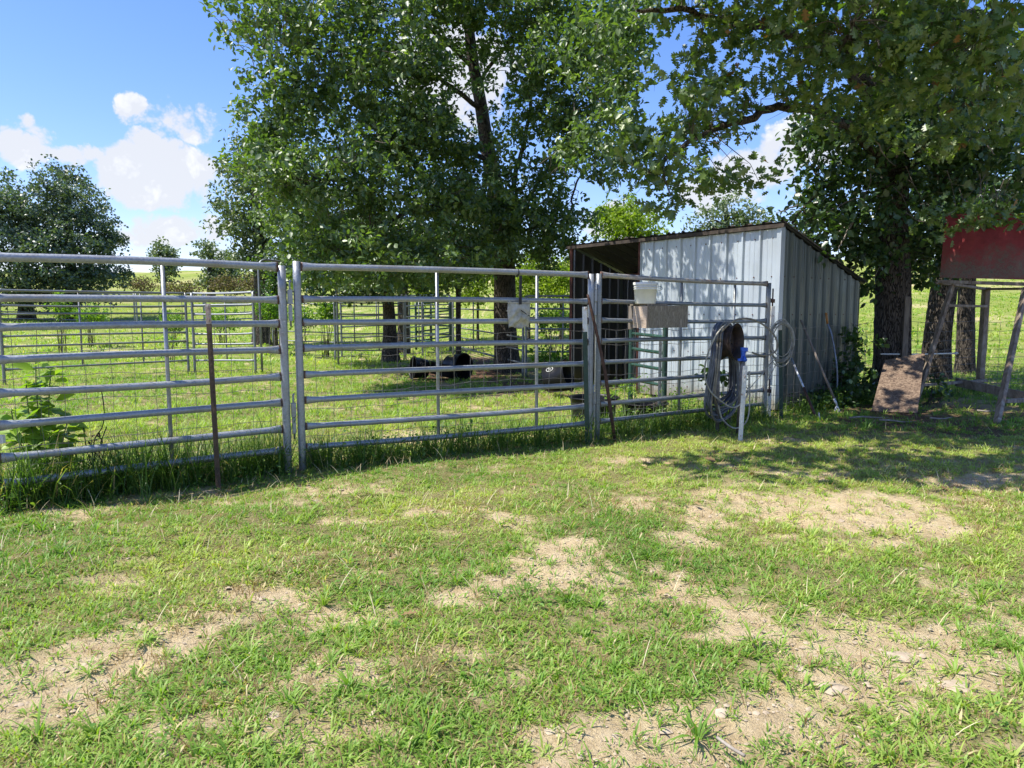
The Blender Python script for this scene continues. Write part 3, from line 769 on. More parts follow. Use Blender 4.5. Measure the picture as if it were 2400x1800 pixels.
# tall arch over the gap
a = at(612, 800, 16.3); b = at(792, 800, 18.3)
a = Vector((a.x, a.y, terr(a.x, a.y))); b = Vector((b.x, b.y, terr(b.x, b.y)))
q = MB(); d_ = (b-a).normalized(); H = 2.62
pts = [a+Vector((0,0,-.05)), a+Vector((0,0,1.2)), a+Vector((0,0,H-.22))]
for k in range(5):
    an = (k+1)*R(90)/5; pts.append(a+d_*(.2*(1-math.cos(an)))+Vector((0,0,H-.22+.2*math.sin(an))))
for k in range(4, -1, -1):
    an = k*R(90)/4; pts.append(b-d_*(.2*(1-math.cos(an)))+Vector((0,0,H-.32+.2*math.sin(an))))
pts += [b+Vector((0,0,1.2)), b+Vector((0,0,-.05))]
q.tube(pts, .028, 8)
tag(q.build('gate_arch', M_GALV2, None, a), 'tall rounded grey pipe arch rising above the back panels', 'gate frame')

# small green ladder-like gate behind the box
g0 = at(1479, 850, 10.3); g1_ = at(1558, 850, 9.6)
gate('green_gate', 'short green gate standing on end below the plywood box', g0.xy, g1_.xy, top=1.38, bot=.25, fr=[.08,.24,.43,.63,.82], stays=(), m=M_GREEN, pr=.037, rr=.024, rust=False, cat='gate', flare=False)

# ------------------------------------------------------------------ steel posts
def tpost(name, label, base, topp, m, m_top=None, frac=.25, studs=True, cat='fence post', w=.038, group=None):
    base = Vector(base); topp = Vector(topp); d = (topp-base).normalized(); L = (topp-base).length
    x = Vector((1,0,0)); x = (x - d*x.dot(d)).normalized(); y = d.cross(x)
    M = Matrix((x, y, d)).transposed()
    def seg(l0, l1, mt, par):
        q = MB(); c = base+d*((l0+l1)/2)
        q.box(c, (w, .006, l1-l0), M); q.box(c+y*.0155, (.006, .025, l1-l0-.002), M)
        if studs:
            l = l0+.03
            while l < l1-.02:
                q.box(base+d*l-y*.0055, (.012, .005, .022), M); l += .054
        return q
    if m_top:
        th = thing(name, base, label, cat, group)
        s = L*(1-frac); seg(-.08, s, m, th).build('shaft', m, th)
        seg(s+.001, L, m_top, th).build('painted_top', m_top, th)
        return th
    o = seg(-.08, L, m, None).build(name, m, None, base); return tag(o, label, cat, group)
def onterr(v): return Vector((v.x, v.y, terr(v.x, v.y)))
tpost('steel_post', 'dark brown steel post with worn pale top in front of the left gate', onterr(gnd(512,1143)), at(487,712,5.72), M_TPOST, M_WHITEP and noisy_mat('worn_rusty_top', [(.3,(.20,.10,.06)),(.5,(.34,.27,.22)),(.7,(.52,.47,.42))], 16, .7), .105, w=.042)
tpost('steel_post', 'green steel post with chipped white top at the joint of two gates', (at(1378,900,7.72).x, 7.72, 0), at(1370,719,7.72), M_TGREEN, M_WHITEP, .18, w=.05)
tpost('steel_post', 'dark green post with white top carrying the thin pale coil', (at(1834,900,9.75).x, 9.75, 0), at(1828,733,9.7), M_TGREEN, M_WHITEP, .165, w=.05)
tpost('steel_post', 'leaning studded white post beside the blue hydrant', onterr(gnd(1735,1028)), at(1747,858,7.95), M_WHITEP, w=.05)
tpost('steel_post', 'pale steel post just behind the green ladder gate', (at(1546,900,9.2).x, 9.2, 0), at(1548,800,9.2), M_GALV2, w=.04)
for (u, Y, lab) in ((2245, 13.5, 'thin'), (2385, 13.6, 'thin')):
    pass

# rusty bar leaning on the gate joint
b0 = onterr(gnd(1442,1034)); pts = [b0+Vector((0,0,-.02)), at(1432,968,7.78), at(1418,870,7.77), at(1403,800,7.76), at(1388,735,7.76), at(1380,700,7.76), at(1377,690,7.76)]
q = MB(); q.tube(pts, [.026,.027,.026,.023,.022,.020,.014], 7, prof=[(1,.75)]*7)
tag(q.build('iron_bar', M_RUST, None, b0), 'bent rusty iron bar leaning against the gate joint', 'metal bar')

# short wooden block
p = onterr(gnd(727,1098)); q = MB(); q.box(p+Vector((0,.02,.09)), (.055,.06,.22), Matrix.Rotation(.4,3,'Z'))
tag(q.build('wood_block', M_OLDWOOD, None, p), 'small wooden stub at the foot of the middle gate', 'wooden stub')

# ------------------------------------------------------------------ plywood box and bucket
t3 = g3[3]; n3 = g3[4]
cb = at(1520, 745, 8.05); cb = Vector((cb.x, cb.y, 0))
h0 = at(1511, 769, 8.05).z; h1 = at(1511, 716, 8.05).z
e_ = Vector((-t3.y, t3.x, 0)); LB = .66; DB = .30
Mx = Matrix((t3, e_, Vector((0,0,1)))).transposed()
th = thing('plywood_box', cb+Vector((0,0,h0)), 'weathered plywood box hung on the gate with a pale end board', 'box')
q = MB(); cz = (h0+h1)/2; hh = h1-h0
q.box(cb+t3*LB/2+e_*.009+Vector((0,0,cz)), (LB, .018, hh), Mx); q.build('front_panel', M_PLY, th)
q = MB(); q.box(cb+t3*LB/2+e_*(DB-.009)+Vector((0,0,cz)), (LB, .018, hh), Mx); q.build('back_panel', M_PLY, th)
q = MB(); q.box(cb-t3*.012+e_*(DB*.40)+Vector((0,0,cz-.004)), (.02, DB*.72, hh*.98), Mx); q.build('end_board', M_LUMBER, th)
q = MB(); q.box(cb-t3*.014+e_*(DB*.89)+Vector((0,0,cz-.012)), (.02, DB*.20, hh*1.06), Mx); q.build('end_board', M_OLDWOOD, th)
q = MB(); q.box(cb+t3*(LB-.02)+e_*DB/2+Vector((0,0,cz)), (.018, DB-.045, hh*.96), Mx); q.build('end_board', M_OLDWOOD, th)
q = MB(); q.box(cb+t3*LB/2+e_*DB/2+Vector((0,0,h0+.012)), (LB-.05, DB-.04, .018), Mx); q.build('bottom_panel', M_OLDWOOD, th)
q = MB(); q.box(cb+t3*LB*.27+e_*(DB/2+.02)+Vector((0,0,h1+.010)), (LB*.50, DB*.95, .018), Mx); q.build('shelf', M_PLY, th)
bc = at(1513, 715, 8.2); bc = Vector((bc.x, bc.y, h1+.020)); bc += Vector((-.005, .0, 0))
hB = at(1511, 662, bc.y).z - bc.z; rB = 27/F*bc.y
th = thing('bucket', bc, 'white plastic bucket with lid on the plywood box', 'bucket')
q = MB(); q.lathe([(.001,.0),(rB*.86,.0),(rB*.89,.006),(rB*.97,hB*.66),(rB*1.03,hB*.67),(rB*1.03,hB*.70),(rB*.98,hB*.705),(rB*.99,hB*.76),(rB*1.05,hB*.765),(rB*1.05,hB*.79),(rB*.99,hB*.795),(rB*1.0,hB*.90)], bc, seg=28); q.build('body', M_BUCKET, th)
q = MB(); q.lathe([(rB*1.07,hB*.88),(rB*1.08,hB*.99),(rB*1.02,hB),(rB*.98,hB*.955),(.001,hB*.95)], bc, seg=28); q.build('lid', M_BUCKET, th)
q = MB(); pts = []
for k in range(15):
    a = math.pi*k/14; pts.append(bc+Vector((rB*1.1*math.cos(a), -rB*(.25+.9*math.sin(a)), hB*.74-rB*.10*math.sin(a))))
q = MB(); pts = []
for k in range(13):
    a = math.pi*k/12; pts.append(bc+Vector((rB*1.05+rB*.42*math.sin(a), -.02, hB*.60+hB*.24*(k/12))))
q.tube(pts, .003, 5); q.build('handle', M_GALV2, th)

# ------------------------------------------------------------------ canvas bag on its strap
def bag():
    s2 = g2[3]; nn = g2[4]
    c = at(1216, 738, 1); 
    # find the point on gate 2 seen at this bearing
    for i in range(2000):
        s = g2[2]*i/2000; p = g2[1](s, 1.5, .04)
        if p.x/p.y >= (1216-1200)/F: break
    Y = p.y; top = at(1216, 709, Y).z; bot = at(1216, 768, Y).z; W_ = 50/F*Y/ s2.x
    base = Vector((p.x, p.y, 0))
    th = thing('canvas_bag', (p.x, p.y, top), 'dirty white canvas bag hanging on a black strap', 'bag')
    V = []; Fc = []; nx, nz = 22, 20
    for side in (1, -1):
        for j in range(nz+1):
            for i in range(nx+1):
                a = i/nx-.5; b = j/nz
                z = top-(top-bot)*b*(1+.05*math.cos(a*9)+.05*(a if side > 0 else -a))
                bulge = .030*math.sin(math.pi*min(1, b*1.0))*(1-(2*a)**4)+.004
                fold = .016*math.sin(b*15-abs(a)*13+a*5)*min(1,b*2)*math.cos(a*2.6)+.008*math.sin(a*26+b*5)*b
                off = side*(bulge)+(fold if side > 0 else 0)
                V.append(base+s2*(a*W_*(1+.05*math.sin(b*5)))+nn*off+Vector((0,0,z)))
    k = nx+1
    for s_ in range(2):
        o = s_*k*(nz+1)
        for j in range(nz):
            for i in range(nx):
                f = (o+j*k+i, o+j*k+i+1, o+(j+1)*k+i+1, o+(j+1)*k+i); Fc.append(f if s_ == 0 else f[::-1])
    o2 = k*(nz+1)
    for j in range(nz):
        Fc.append((j*k, (j+1)*k, o2+(j+1)*k, o2+j*k)); Fc.append((j*k+nx, o2+j*k+nx, o2+(j+1)*k+nx, (j+1)*k+nx))
    for i in range(nx): Fc.append((nz*k+i, nz*k+i+1, o2+nz*k+i+1, o2+nz*k+i))
    q = MB(); q.add(V, Fc, True); q.build('pouch', M_CANVAS, th)
    q = MB(); q.beam(base-s2*W_*.51+Vector((0,0,top)), base+s2*W_*.51+Vector((0,0,top)), .03, .012)
    for sx in (-.42, .42): q.beam(base+s2*W_*sx+Vector((0,0,top-.02)), base+s2*W_*sx+Vector((0,0,top+.025)), .012, .03)
    q.build('top_rod', M_CANVAS, th)
    q = MB(); zt = g2[1](s, 1.85).z
    q.beam(base+nn*.03+Vector((0,0,top-.02)), base+nn*.036+Vector((0,0,zt-.03)), .032, .005, up=nn)
    pts = []
    for k_ in range(13):
        a = 2*math.pi*k_/12; pts.append(g2[1](s, 1.85)+nn*(.036*math.cos(a))+Vector((0,0,.036*math.sin(a))))
    q.tube(pts, .009, 6)
    q.tube([base+s2*.02+nn*.012+Vector((0,0,top+.03)), base+s2*.022+nn*.012+Vector((0,0,top+.19))], .005, 5)
    q.build('strap', M_STRAP, th)
    q = MB()
    for (a, b, dx, dz) in ((.02,.30,.05,-.022),(.14,.37,.06,-.025),(.36,.50,.03,-.01)):
        c0 = base+s2*(a*W_)+nn*(.036)+Vector((0,0,top-(top-bot)*b))
        q.beam(c0, c0+s2*dx*.6+Vector((0,0,dz)), .007, .006)
    q.build('tear_marks', M_MARK, th)
bag()

# ------------------------------------------------------------------ wheel rim with hose coils, hydrant
def wheel():
    C = at(1722, 801, 8.45); ax = Vector((.78, -.62, .03)).normalized()
    up = Vector((0,0,1)); side = up.cross(ax).normalized(); up = ax.cross(side)
    bp = Vector((C.x, C.y, 0)) - ax*.10; bp.z = terr(bp.x, bp.y)
    th = thing('hose_holder', bp, 'rusty wheel rim on a post with hoses looped over it', 'hose holder')
    q = MB(); r = .215
    q.lathe([(r*1.0,.035),(r*1.03,.03),(r*.99,.015),(r*.90,.0),(r*.84,-.02),(r*.84,-.10),(r*.90,-.13),(r*1.0,-.15),(r*1.03,-.17),(r*1.0,-.175),(r*.88,-.135),(r*.815,-.105),(r*.815,-.02),(r*.88,.01),(r*.98,.03),(r*1.0,.035)], C, ax, 40)
    # disc with holes
    nr, na = 16, 80; V = []; Fc = []
    for i in range(nr+1):
        rr = r*.82*(.17+.83*i/nr); dz = -.045-.04*math.sin(math.pi*i/nr)*.8-.035*(i/nr)
        for k in range(na):
            a = 2*math.pi*k/na; V.append(C+ax*dz+side*(rr*math.cos(a))+up*(rr*math.sin(a)))
    holes = [(r*.36*math.cos(2*math.pi*k/5), r*.36*math.sin(2*math.pi*k/5), .011) for k in range(5)]+[(r*.60*math.cos(2*math.pi*k/4+.9), r*.60*math.sin(2*math.pi*k/4+.9), .019) for k in range(4)]
    for i in range(nr):
        rr = r*.82*(.17+.83*(i+.5)/nr)
        for k in range(na):
            a = 2*math.pi*(k+.5)/na; x, y = rr*math.cos(a), rr*math.sin(a)
            if any((x-hx)**2+(y-hy)**2 < hr*hr for hx, hy, hr in holes): continue
            Fc.append((i*na+k, i*na+(k+1) % na, (i+1)*na+(k+1) % na, (i+1)*na+k))
    q.add(V, Fc, True); q.add([v-ax*.004 for v in V], [f[::-1] for f in Fc], True)
    q.build('wheel_rim', M_RIM, th)
    q = MB(); q.tube([bp-Vector((0,0,.1))-ax*.08, Vector((C.x,C.y,C.z+.02))-ax*.20], .024, 8); q.build('post', M_GREYSTEEL, th)
    # hoses: loops of several lengths draped over the barrel
    rnd = random.Random(4)
    def loop(q, rx, top, bot, depth, rad, skew=0, sx=0):
        pts = []; R0 = top-C.z; base = Vector((C.x, C.y, 0))
        def P(x, z, k): return base+side*(x+sx*k)+ax*(depth-.055+.015*math.sin(z*6+rx*40)-.02*k)+Vector((.11*k*max(0,x)/.2-.03*k,0,z))
        for k in range(13):
            a = math.pi*k/12; pts.append(P(-R0*math.cos(a), C.z+R0*math.sin(a), 0))
        rb = rx*1.02; zb = bot+rb
        for t in (.25,.5,.75,1): pts.append(P(R0+(rb-R0)*t+.015*math.sin(t*3), C.z+(zb-C.z)*t, t))
        for k in range(1, 10):
            a = math.pi*k/10; pts.append(P(rb*math.cos(a), zb-rb*math.sin(a), 1))
        for t in (0,.25,.5,.75,1): pts.append(P(-rb-(R0-rb)*t-.02*math.sin(t*3), zb+(C.z-zb)*t, 1-t))
        q.tube(pts, rad, 7)
    hg = 'hoses looped over the rusty wheel rim'
    ztop = C.z+.205
    spec = [(0, 'thick grey hose in a long coil over the wheel rim', [( .235,.0,.14,-.05),(.225,.01,.20,-.08),(.24,.0,.24,-.11),(.215,-.005,.27,-.03),(.225,.022,.17,-.13),(.22,.025,.22,-.10)], .0145),
            (3, 'dark hose coiled innermost over the wheel rim', [(.205,-.008,.33,-.065),(.21,-.006,.38,-.09),(.20,-.01,.30,-.12)], .0135),
            (1, 'tan hose coiled outermost over the wheel rim', [(.245,.02,.30,-.02),(.25,.028,.12,-.05),(.235,.02,.36,-.10)], .011)]
    for mi, lab, loops, rad in spec:
        q = MB()
        for (rx, dt, bot, dep) in loops: loop(q, rx, ztop+dt, bot, dep, rad, rnd.uniform(-.02,.02), rnd.uniform(-.015,.015))
        if mi == 1:
            # loose arc flung to the right
            Cc = Vector((C.x,C.y,C.z)); pts = []
            for (dx, dz) in ((-.20,.12),(-.10,.22),(.0,.27),(.14,.27),(.28,.21),(.40,.11),(.46,.0),(.45,-.10),(.36,-.15),(.26,-.15),(.17,-.12)):
                pts.append(Cc+Vector((dx, -.12, dz)))
            pts = smooth(pts, 3); q.tube(pts, .0115, 7)
        tag(q.build('garden_hose', M_HOSE[mi], None, (C.x, C.y, .2)), lab, 'hose', hg)
    q = MB(); pts = []
    for (u, v) in ((1700,760),(1676,790),(1656,840),(1652,880),(1664,915),(1690,940),(1722,955),(1752,925),(1756,870)):
        pts.append(at(u, v, 8.28))
    q.tube(smooth(pts, 3), .010, 7)
    pts = [at(u, v, 8.33) for (u, v) in ((1684,950),(1692,980),(1712,1000),(1730,1003),(1748,990),(1756,960),(1757,900))]
    q.tube(smooth(pts, 3), .009, 7)
    tag(q.build('garden_hose', M_HOSE[2], None, (C.x, C.y, .2)), 'thin pale hose in a loose wide loop left of the wheel rim', 'hose')
wheel()
hb = onterr(gnd(1730, 1012)); ht = at(1741, 846, 8.25)
th = thing('water_hydrant', hb, 'pipe water hydrant with bright blue head beside the rusty rim', 'hydrant')
q = MB(); q.tube([hb-Vector((0,0,.05)), ht], .028, 10); q.build('pipe', M_GREYSTEEL, th)
q = MB(); top = at(1743, 815, 8.25); dd = (top-ht)
q.tube([ht, ht+dd*.12, ht+dd*.35, ht+dd*.55, ht+dd*.9, top], [.040,.036,.030,.034,.044,.040], 8, prof=[(1,.8)]*6)
q.box(ht+dd*.1+Vector((-.012,-.02,0)), (.10,.035,.03)); q.box(ht+dd*.88+Vector((0,-.02,0)), (.075,.05,.045))
q.tube([ht+dd*.3+Vector((0,-.02,0)), ht+dd*.25+Vector((.0,-.07,-.0)), ht+dd*.05+Vector((0,-.08,-.01))], .016, 8); q.build('head', M_BLUE, th)

# thin coil on the green post
q = MB(); rnd = random.Random(11); c0 = at(1829, 796, 9.62)
pts = []
for k in range(8*22):
    a = 2*math.pi*k/22; j = k//22
    rx = .155+.018*math.sin(j*2.3); rz = .27+.035*math.sin(j*1.7+1)
    pts.append(Vector((c0.x+rx*math.sin(a)+.012*math.sin(j*3.1), c0.y-.03-.006*j+.02*math.sin(a+j), c0.z-.02+(.30-rz)*.8+rz*math.cos(a)-.01*j)))
q.tube(pts, .0065, 5)
q.tube(smooth([at(u, v, y) for u, v, y in ((1822,836,9.6),(1808,850,9.5),(1790,872,9.3),(1770,895,9.0),(1756,912,8.6),(1746,918,8.2))], 3), .006, 5)
q.tube(smooth([at(u, v, y) for u, v, y in ((1826,836,9.6),(1806,880,9.4),(1790,905,9.2),(1775,917,8.9),(1760,919,8.6),(1748,905,8.25))], 3), .006, 5)
tag(q.build('cable_coil', M_HOSE[2], None, (c0.x, c0.y, c0.z)), 'thin tan cable coil hanging on the white topped green post', 'cable')

# ------------------------------------------------------------------ tools against the shed side
def onwall(u, v, h=None):
    """point on the shed side wall seen at u,v (vertical plane through SH_O along SH_W), 3 cm proud"""
    d = ray(u, v); n = SH_U; o = SH_O - SH_U*.06
    t = (o-Vector((0,0,CAM_H))).dot(n)/d.dot(n); return Vector((0,0,CAM_H))+d*t
tg = 'long handled tools leaning on the shed side'
# fork / cultivator
top = onwall(1877, 750); base = onterr(gnd(1968, 968))
th = thing('garden_fork', base, 'long wooden handled cultivator with curved prongs leaning on the shed', 'tool', tg)
q = MB(); hd = base.lerp(top, .14); q.tube([top, top.lerp(hd,.5), hd], [.015,.017,.018], 8); q.build('handle', M_HANDLE, th)
q = MB(); q.tube([hd, base.lerp(top,.07)], [.02,.014], 8); q.build('ferrule', M_BRIGHTAL, th)
q = MB(); j = base.lerp(top,.07)
for s in (-1.2,-.4,.4,1.2):
    q.tube(smooth([j, j+Vector((s*.022,-.01,-.05)), j+Vector((s*.034,-.03,-.12)), j+Vector((s*.03+.015,-.02,-.19))], 2), .006, 5)
q.build('prongs', M_BRIGHTAL, th)
# shovel-like blue-grey handle with orange grip
top = onwall(1936, 733); base = onterr(gnd(1964, 952))
th = thing('hoe', base, 'grey handled tool with orange grip leaning on the shed by the shrub', 'tool', tg)
gp = top.lerp(base,.12)
q = MB(); q.tube([top, gp], [.018,.017], 8); q.build('grip', M_ORANGE, th)
q = MB(); q.tube(smooth([gp, top.lerp(base,.25)+Vector((.03,-.03,0)), top.lerp(base,.6)+Vector((.035,-.05,0)), base.lerp(top,.10)], 3), .014, 8); q.build('handle', M_GREYSTEEL and galv_mat('blue_grey_handle',(.20,.24,.31)), th)
q = MB(); q.tube([base.lerp(top,.12), base.lerp(top,.02)], [.022,.024], 8); q.box(base+Vector((0,-.02,.03)), (.10,.01,.10)); q.build('blade', M_BRIGHTAL, th)
# short bright pole with dark lower end
top = onwall(1855, 840); base = onterr(gnd(1915, 985))
th = thing('shovel', base, 'short bright metal pole with dark broken lower end leaning on the shed', 'tool', tg)
md = top.lerp(base, .50)
q = MB(); q.tube([top, md], .015, 8); q.build('handle', M_BRIGHTAL, th)
q = MB(); q.tube([md, top.lerp(base,.8), base.lerp(top,.1), base+Vector((.0,0,.02))], [.018,.02,.02,.012], 7); q.build('shaft', M_RUST, th)
q = MB(); q.tube([base+Vector((.01,-.02,.10)), base+Vector((.015,-.03,.0))], [.022,.030], 8, prof=[(1,.3)]*2); q.build('blade', M_BRIGHTAL, th)

# ------------------------------------------------------------------ tubs
def tub(label, c, ax, r, L, mark=None, m=M_BLACKR, dent=0.0, group='black rubber tubs lying in the pen', rim=True):
    c = Vector(c); ax = Vector(ax).normalized(); th = thing('feed_tub', c, label, 'tub', group)
    q = MB(); q.lathe([(.001,0),(r*.80,0),(r*.86,.02),(r*.92,L*.5),(r*.97,L*.93),(r*1.0,L*.94)], c, ax, 30)
    q.lathe([(r*1.0,L*.94),(r*1.05,L*.95),(r*1.06,L*.985),(r*1.02,L),(r*.95,L*.985),(r*.93,L*.93),(r*.88,L*.5),(r*.82,.035),(.001,.03)], c, ax, 30)
    if dent:
        nv = []
        for v in q.v:
            p = Vector(v)-c; k = p.dot(ax)/L; z = p.z
            s_ = 1-dent*max(0, k)*(.5+.5*math.sin(p.x*9+1)); nv.append(tuple(c+Vector((p.x, p.y, z*s_))))
        q.v = nv
    q.build('body', m, th)
    if mark:
        mu, mz, mm = mark
        # moulded oval ring mark on the wall facing the viewer
        side = Vector((0,-1,.55)); side = (side-ax*side.dot(ax)).normalized()
        side = (side+mz*Vector((0,0,1))).normalized(); side = (side-ax*side.dot(ax)).normalized(); tt = side.cross(ax)
        def sp(a, b):  # a along axis, b round the wall
            rr = r*(.86+.10*((L*mu+a)/L))*1.02; an = b/rr
            return c+ax*(L*mu+a)+side*(rr*math.cos(an))+tt*(rr*math.sin(an))
        q = MB(); q.tube([sp(.060*math.cos(k*math.pi/9), .042*math.sin(k*math.pi/9)) for k in range(19)], .0065, 5)
        q.tube([sp(.025,-.018), sp(-.02,-.012), sp(.02,.008), sp(-.025,.02)], .0065, 5)
        q.tube([sp(.0,.055), sp(.012,.075), sp(-.015,.09), sp(.01,.12)], .006, 5)
        q.build('emblem', mm, th)
t1 = at(1090, 820, 14.9); tub('round black tub on its side with a yellow emblem, beside the big tree', (t1.x-.36, t1.y+.3, .27), (.80,-.60,.0), .29, .42, (.40,1.2,M_YELLOW))
t2 = at(975, 850, 14.6); tub('black tub at the left end of the dark row under the big tree', (t2.x+.16, t2.y+.5, .22), (-.62,-.3,.1), .235, .32, (.5,.0,M_MARK))
t4 = at(1040, 860, 15.1); tub('low black tub lying between the two others', (t4.x, t4.y, .06), (.25,.1,1), .36, .26)
t3_ = at(1300, 895, 11.9); tub('black tub on its side with a pale emblem, near the shed post', (t3_.x-.14, t3_.y+.0, .30), (.80,-.30,.22), .27, .40, (.40,.35,M_PALE), dent=.10)
t5 = at(1402, 990, 8.75); tub('dark open tub behind the joint of the gates', (t5.x-.02, t5.y+.35, .0), (0,0,1), .31, .36, m=M_BLACKR, group=None)
t6 = at(1516, 990, 9.0); tub('black open trough behind the rust streaked gate', (t6.x, t6.y+.2, .0), (0,0,1), .30, .27, group=None)

# ------------------------------------------------------------------ timber stand with red panel, boards, posts at right
def stand():
    th = thing('timber_stand', (6.9, 10.6, 0), 'faded timber frame stand with a worn red panel on top', 'stand')
    fl = at(2200, 660, 11.2); fr = at(2470, 668, 10.15)
    q = MB(); q.beam(fl, fr, .12, .05, up=(0,0,1)); q.build('top_beam', M_WHITEWOOD, th)
    d = (fr-fl); n = Vector((d.y, -d.x, 0)).normalized()
    # red panel, slightly leaning back
    V = []; nx, nz = 24, 10
    for s_ in (0, 1):
        for j in range(nz+1):
            for i in range(nx+1):
                p = fl.lerp(fr, i/nx) + Vector((0,0,.065+.98*j/nz)) - n*(.04+.30*j/nz*.35+.022*s_)
                p += n*(.008*math.sin(i*.9)*math.sin(j*.7)); V.append(p)
    k = nx+1; o2 = k*(nz+1); Fc = []
    for j in range(nz):
        for i in range(nx):
            f = (j*k+i, j*k+i+1, (j+1)*k+i+1, (j+1)*k+i); Fc.append(f); Fc.append(tuple(o2+a for a in f[::-1]))
    for j in range(nz): Fc += [(j*k, (j+1)*k, o2+(j+1)*k, o2+j*k), (j*k+nx, o2+j*k+nx, o2+(j+1)*k+nx, (j+1)*k+nx)]
    for i in range(nx): Fc += [(i, o2+i, o2+i+1, i+1), (nz*k+i, nz*k+i+1, o2+nz*k+i+1, o2+nz*k+i)]
    q = MB(); q.add(V, Fc); q.build('red_panel', M_RED, th)
    back = Vector((.45, .9, 0)).normalized()
    def leg(a, b, w=.09, t=.045, m=M_WHITEWOOD, nm='leg', up=(1,0,0)):
        q = MB(); q.beam(a, b, w, t, up=up); q.build(nm, m, th)
    leg(at(2232, 668, 11.12), onterr(gnd(2143, 952))-Vector((0,0,.03)))
    leg(at(2404, 672, 10.35), onterr(gnd(2335, 992))-Vector((0,0,.03)), .12)
    bl = at(2312, 668, 12.7); bb = Vector((bl.x, bl.y, -.03)); leg(bb, Vector((bl.x, bl.y, 1.87)), .12, .09)
    br = at(2540, 668, 12.0); leg(Vector((br.x, br.y, -.03)), Vector((br.x, br.y, 1.87)), .12, .09)
    leg(at(2216, 716, 11.3), at(2308, 718, 12.62), .09, .04, nm='brace', up=(0,0,1))
    leg(at(2158, 902, 10.9), at(2310, 892, 12.6), .09, .04, nm='brace', up=(0,0,1))
    leg(at(2352, 940, 9.75), at(2560, 932, 11.2), .09, .05, nm='brace', up=(0,0,1))
    leg(at(2240, 895, 12.0), at(2430, 935, 10.6), .14, .03, nm='plank', up=(1,0,0))
    leg(Vector((bl.x, bl.y, 1.84)), at(2470, 668, 10.2)-Vector((0,0,.05)), .09, .04, nm='joist', up=(0,0,1))
    leg(Vector((bl.x, bl.y, 1.84)), fl-Vector((0,0,.02)), .09, .04, nm='joist', up=(0,0,1))
stand()
# strand board leaning on the leg
a0 = onterr(gnd(2042, 966)); a1 = onterr(gnd(2150, 972)); b1 = at(2168, 828, 10.9); b0_ = at(2074, 845, 10.95)
q = MB(); nn = (a1-a0).cross(b0_-a0).normalized()*.012
V = [];  
for s_ in (1, -1):
    for j in range(7):
        for i in range(7):
            p = a0.lerp(a1, i/6).lerp(b0_.lerp(b1, i/6), j/6); bend = .02*math.sin(math.pi*j/6); V.append(p+nn*s_*.6+nn.normalized()*bend)
Fc = []
for j in range(6):
    for i in range(6):
        f = (j*7+i, j*7+i+1, (j+1)*7+i+1, (j+1)*7+i); Fc.append(f); Fc.append(tuple(49+x for x in f[::-1]))
for j in range(6): Fc += [(j*7, (j+1)*7, 49+(j+1)*7, 49+j*7), (j*7+6, 49+j*7+6, 49+(j+1)*7+6, (j+1)*7+6)]
for i in range(6): Fc += [(i, 49+i, 49+i+1, i+1), (42+i, 42+i+1, 49+42+i+1, 49+42+i)]
q.add(V, Fc); tag(q.build('strand_board', M_OSB, None, a0), 'brown strand board sheet leaning on the left leg of the stand', 'board')
# wooden post on trunk and white pipe
p = at(2123, 760, 12.0)
q = MB(); q.beam((p.x, p.y, at(2123, 838, 12.0).z-.6), (p.x, p.y, at(2123, 695, 12.0).z), .09, .05, up=(0,1,0))
tag(q.build('fence_post', M_OLDWOOD, None, (p.x, p.y, 0)), 'grey square wooden post against the thick oak trunk', 'fence post')
q = MB(); a = at(2064, 830, 11.8); b = at(2245, 828, 12.8); q.tube([a, a.lerp(b,.5)-Vector((0,0,.01)), b], .014, 7)
q.tube([a.lerp(b,.97)-Vector((0,0,.025)), a.lerp(b,.97)+Vector((0,0,.025))], .02, 6)
tag(q.build('white_pipe', M_WHITEP, None, a), 'thin white pipe held level across the oak trunks', 'pipe')
q = MB(); rnd = random.Random(5)
for i, (u, v, a, l, lab) in enumerate(((1990,985,.1,.55,'pale stick on the dirt just left of the strand board'), (2060,990,-.15,.45,'reddish stick on the dirt in front of the strand board'), (2180,990,.25,.35,'dry stick on the dirt between the board and the near stand leg'), (2290,965,-.1,.4,'dry stick on the shaded dirt left of the near stand leg'))):
    p0 = gnd(u, v); pts = [Vector((p0.x+math.cos(a)*l*t, p0.y+math.sin(a)*l*t, terr(p0.x,p0.y)+.03+.012*math.sin(t*5+i))) for t in (0,.33,.66,1)]
    q2 = MB(); q2.tube(pts, [.014,.012,.010,.005], 5)
    tag(q2.build('fallen_stick', M_DEAD, None, pts[0]), lab, 'stick', 'sticks lying on the dirt by the stand')
q2 = MB(); pts = [gnd(u, v)+Vector((0,0,.03)) for u, v in ((1680,1748),(1712,1772),(1745,1792))]; q2.tube(smooth(pts, 2), .006, 5)
tag(q2.build('fallen_stick', M_DEAD, None, pts[0]), 'thin grey twig lying on the bare gravel nearest the viewer', 'stick')

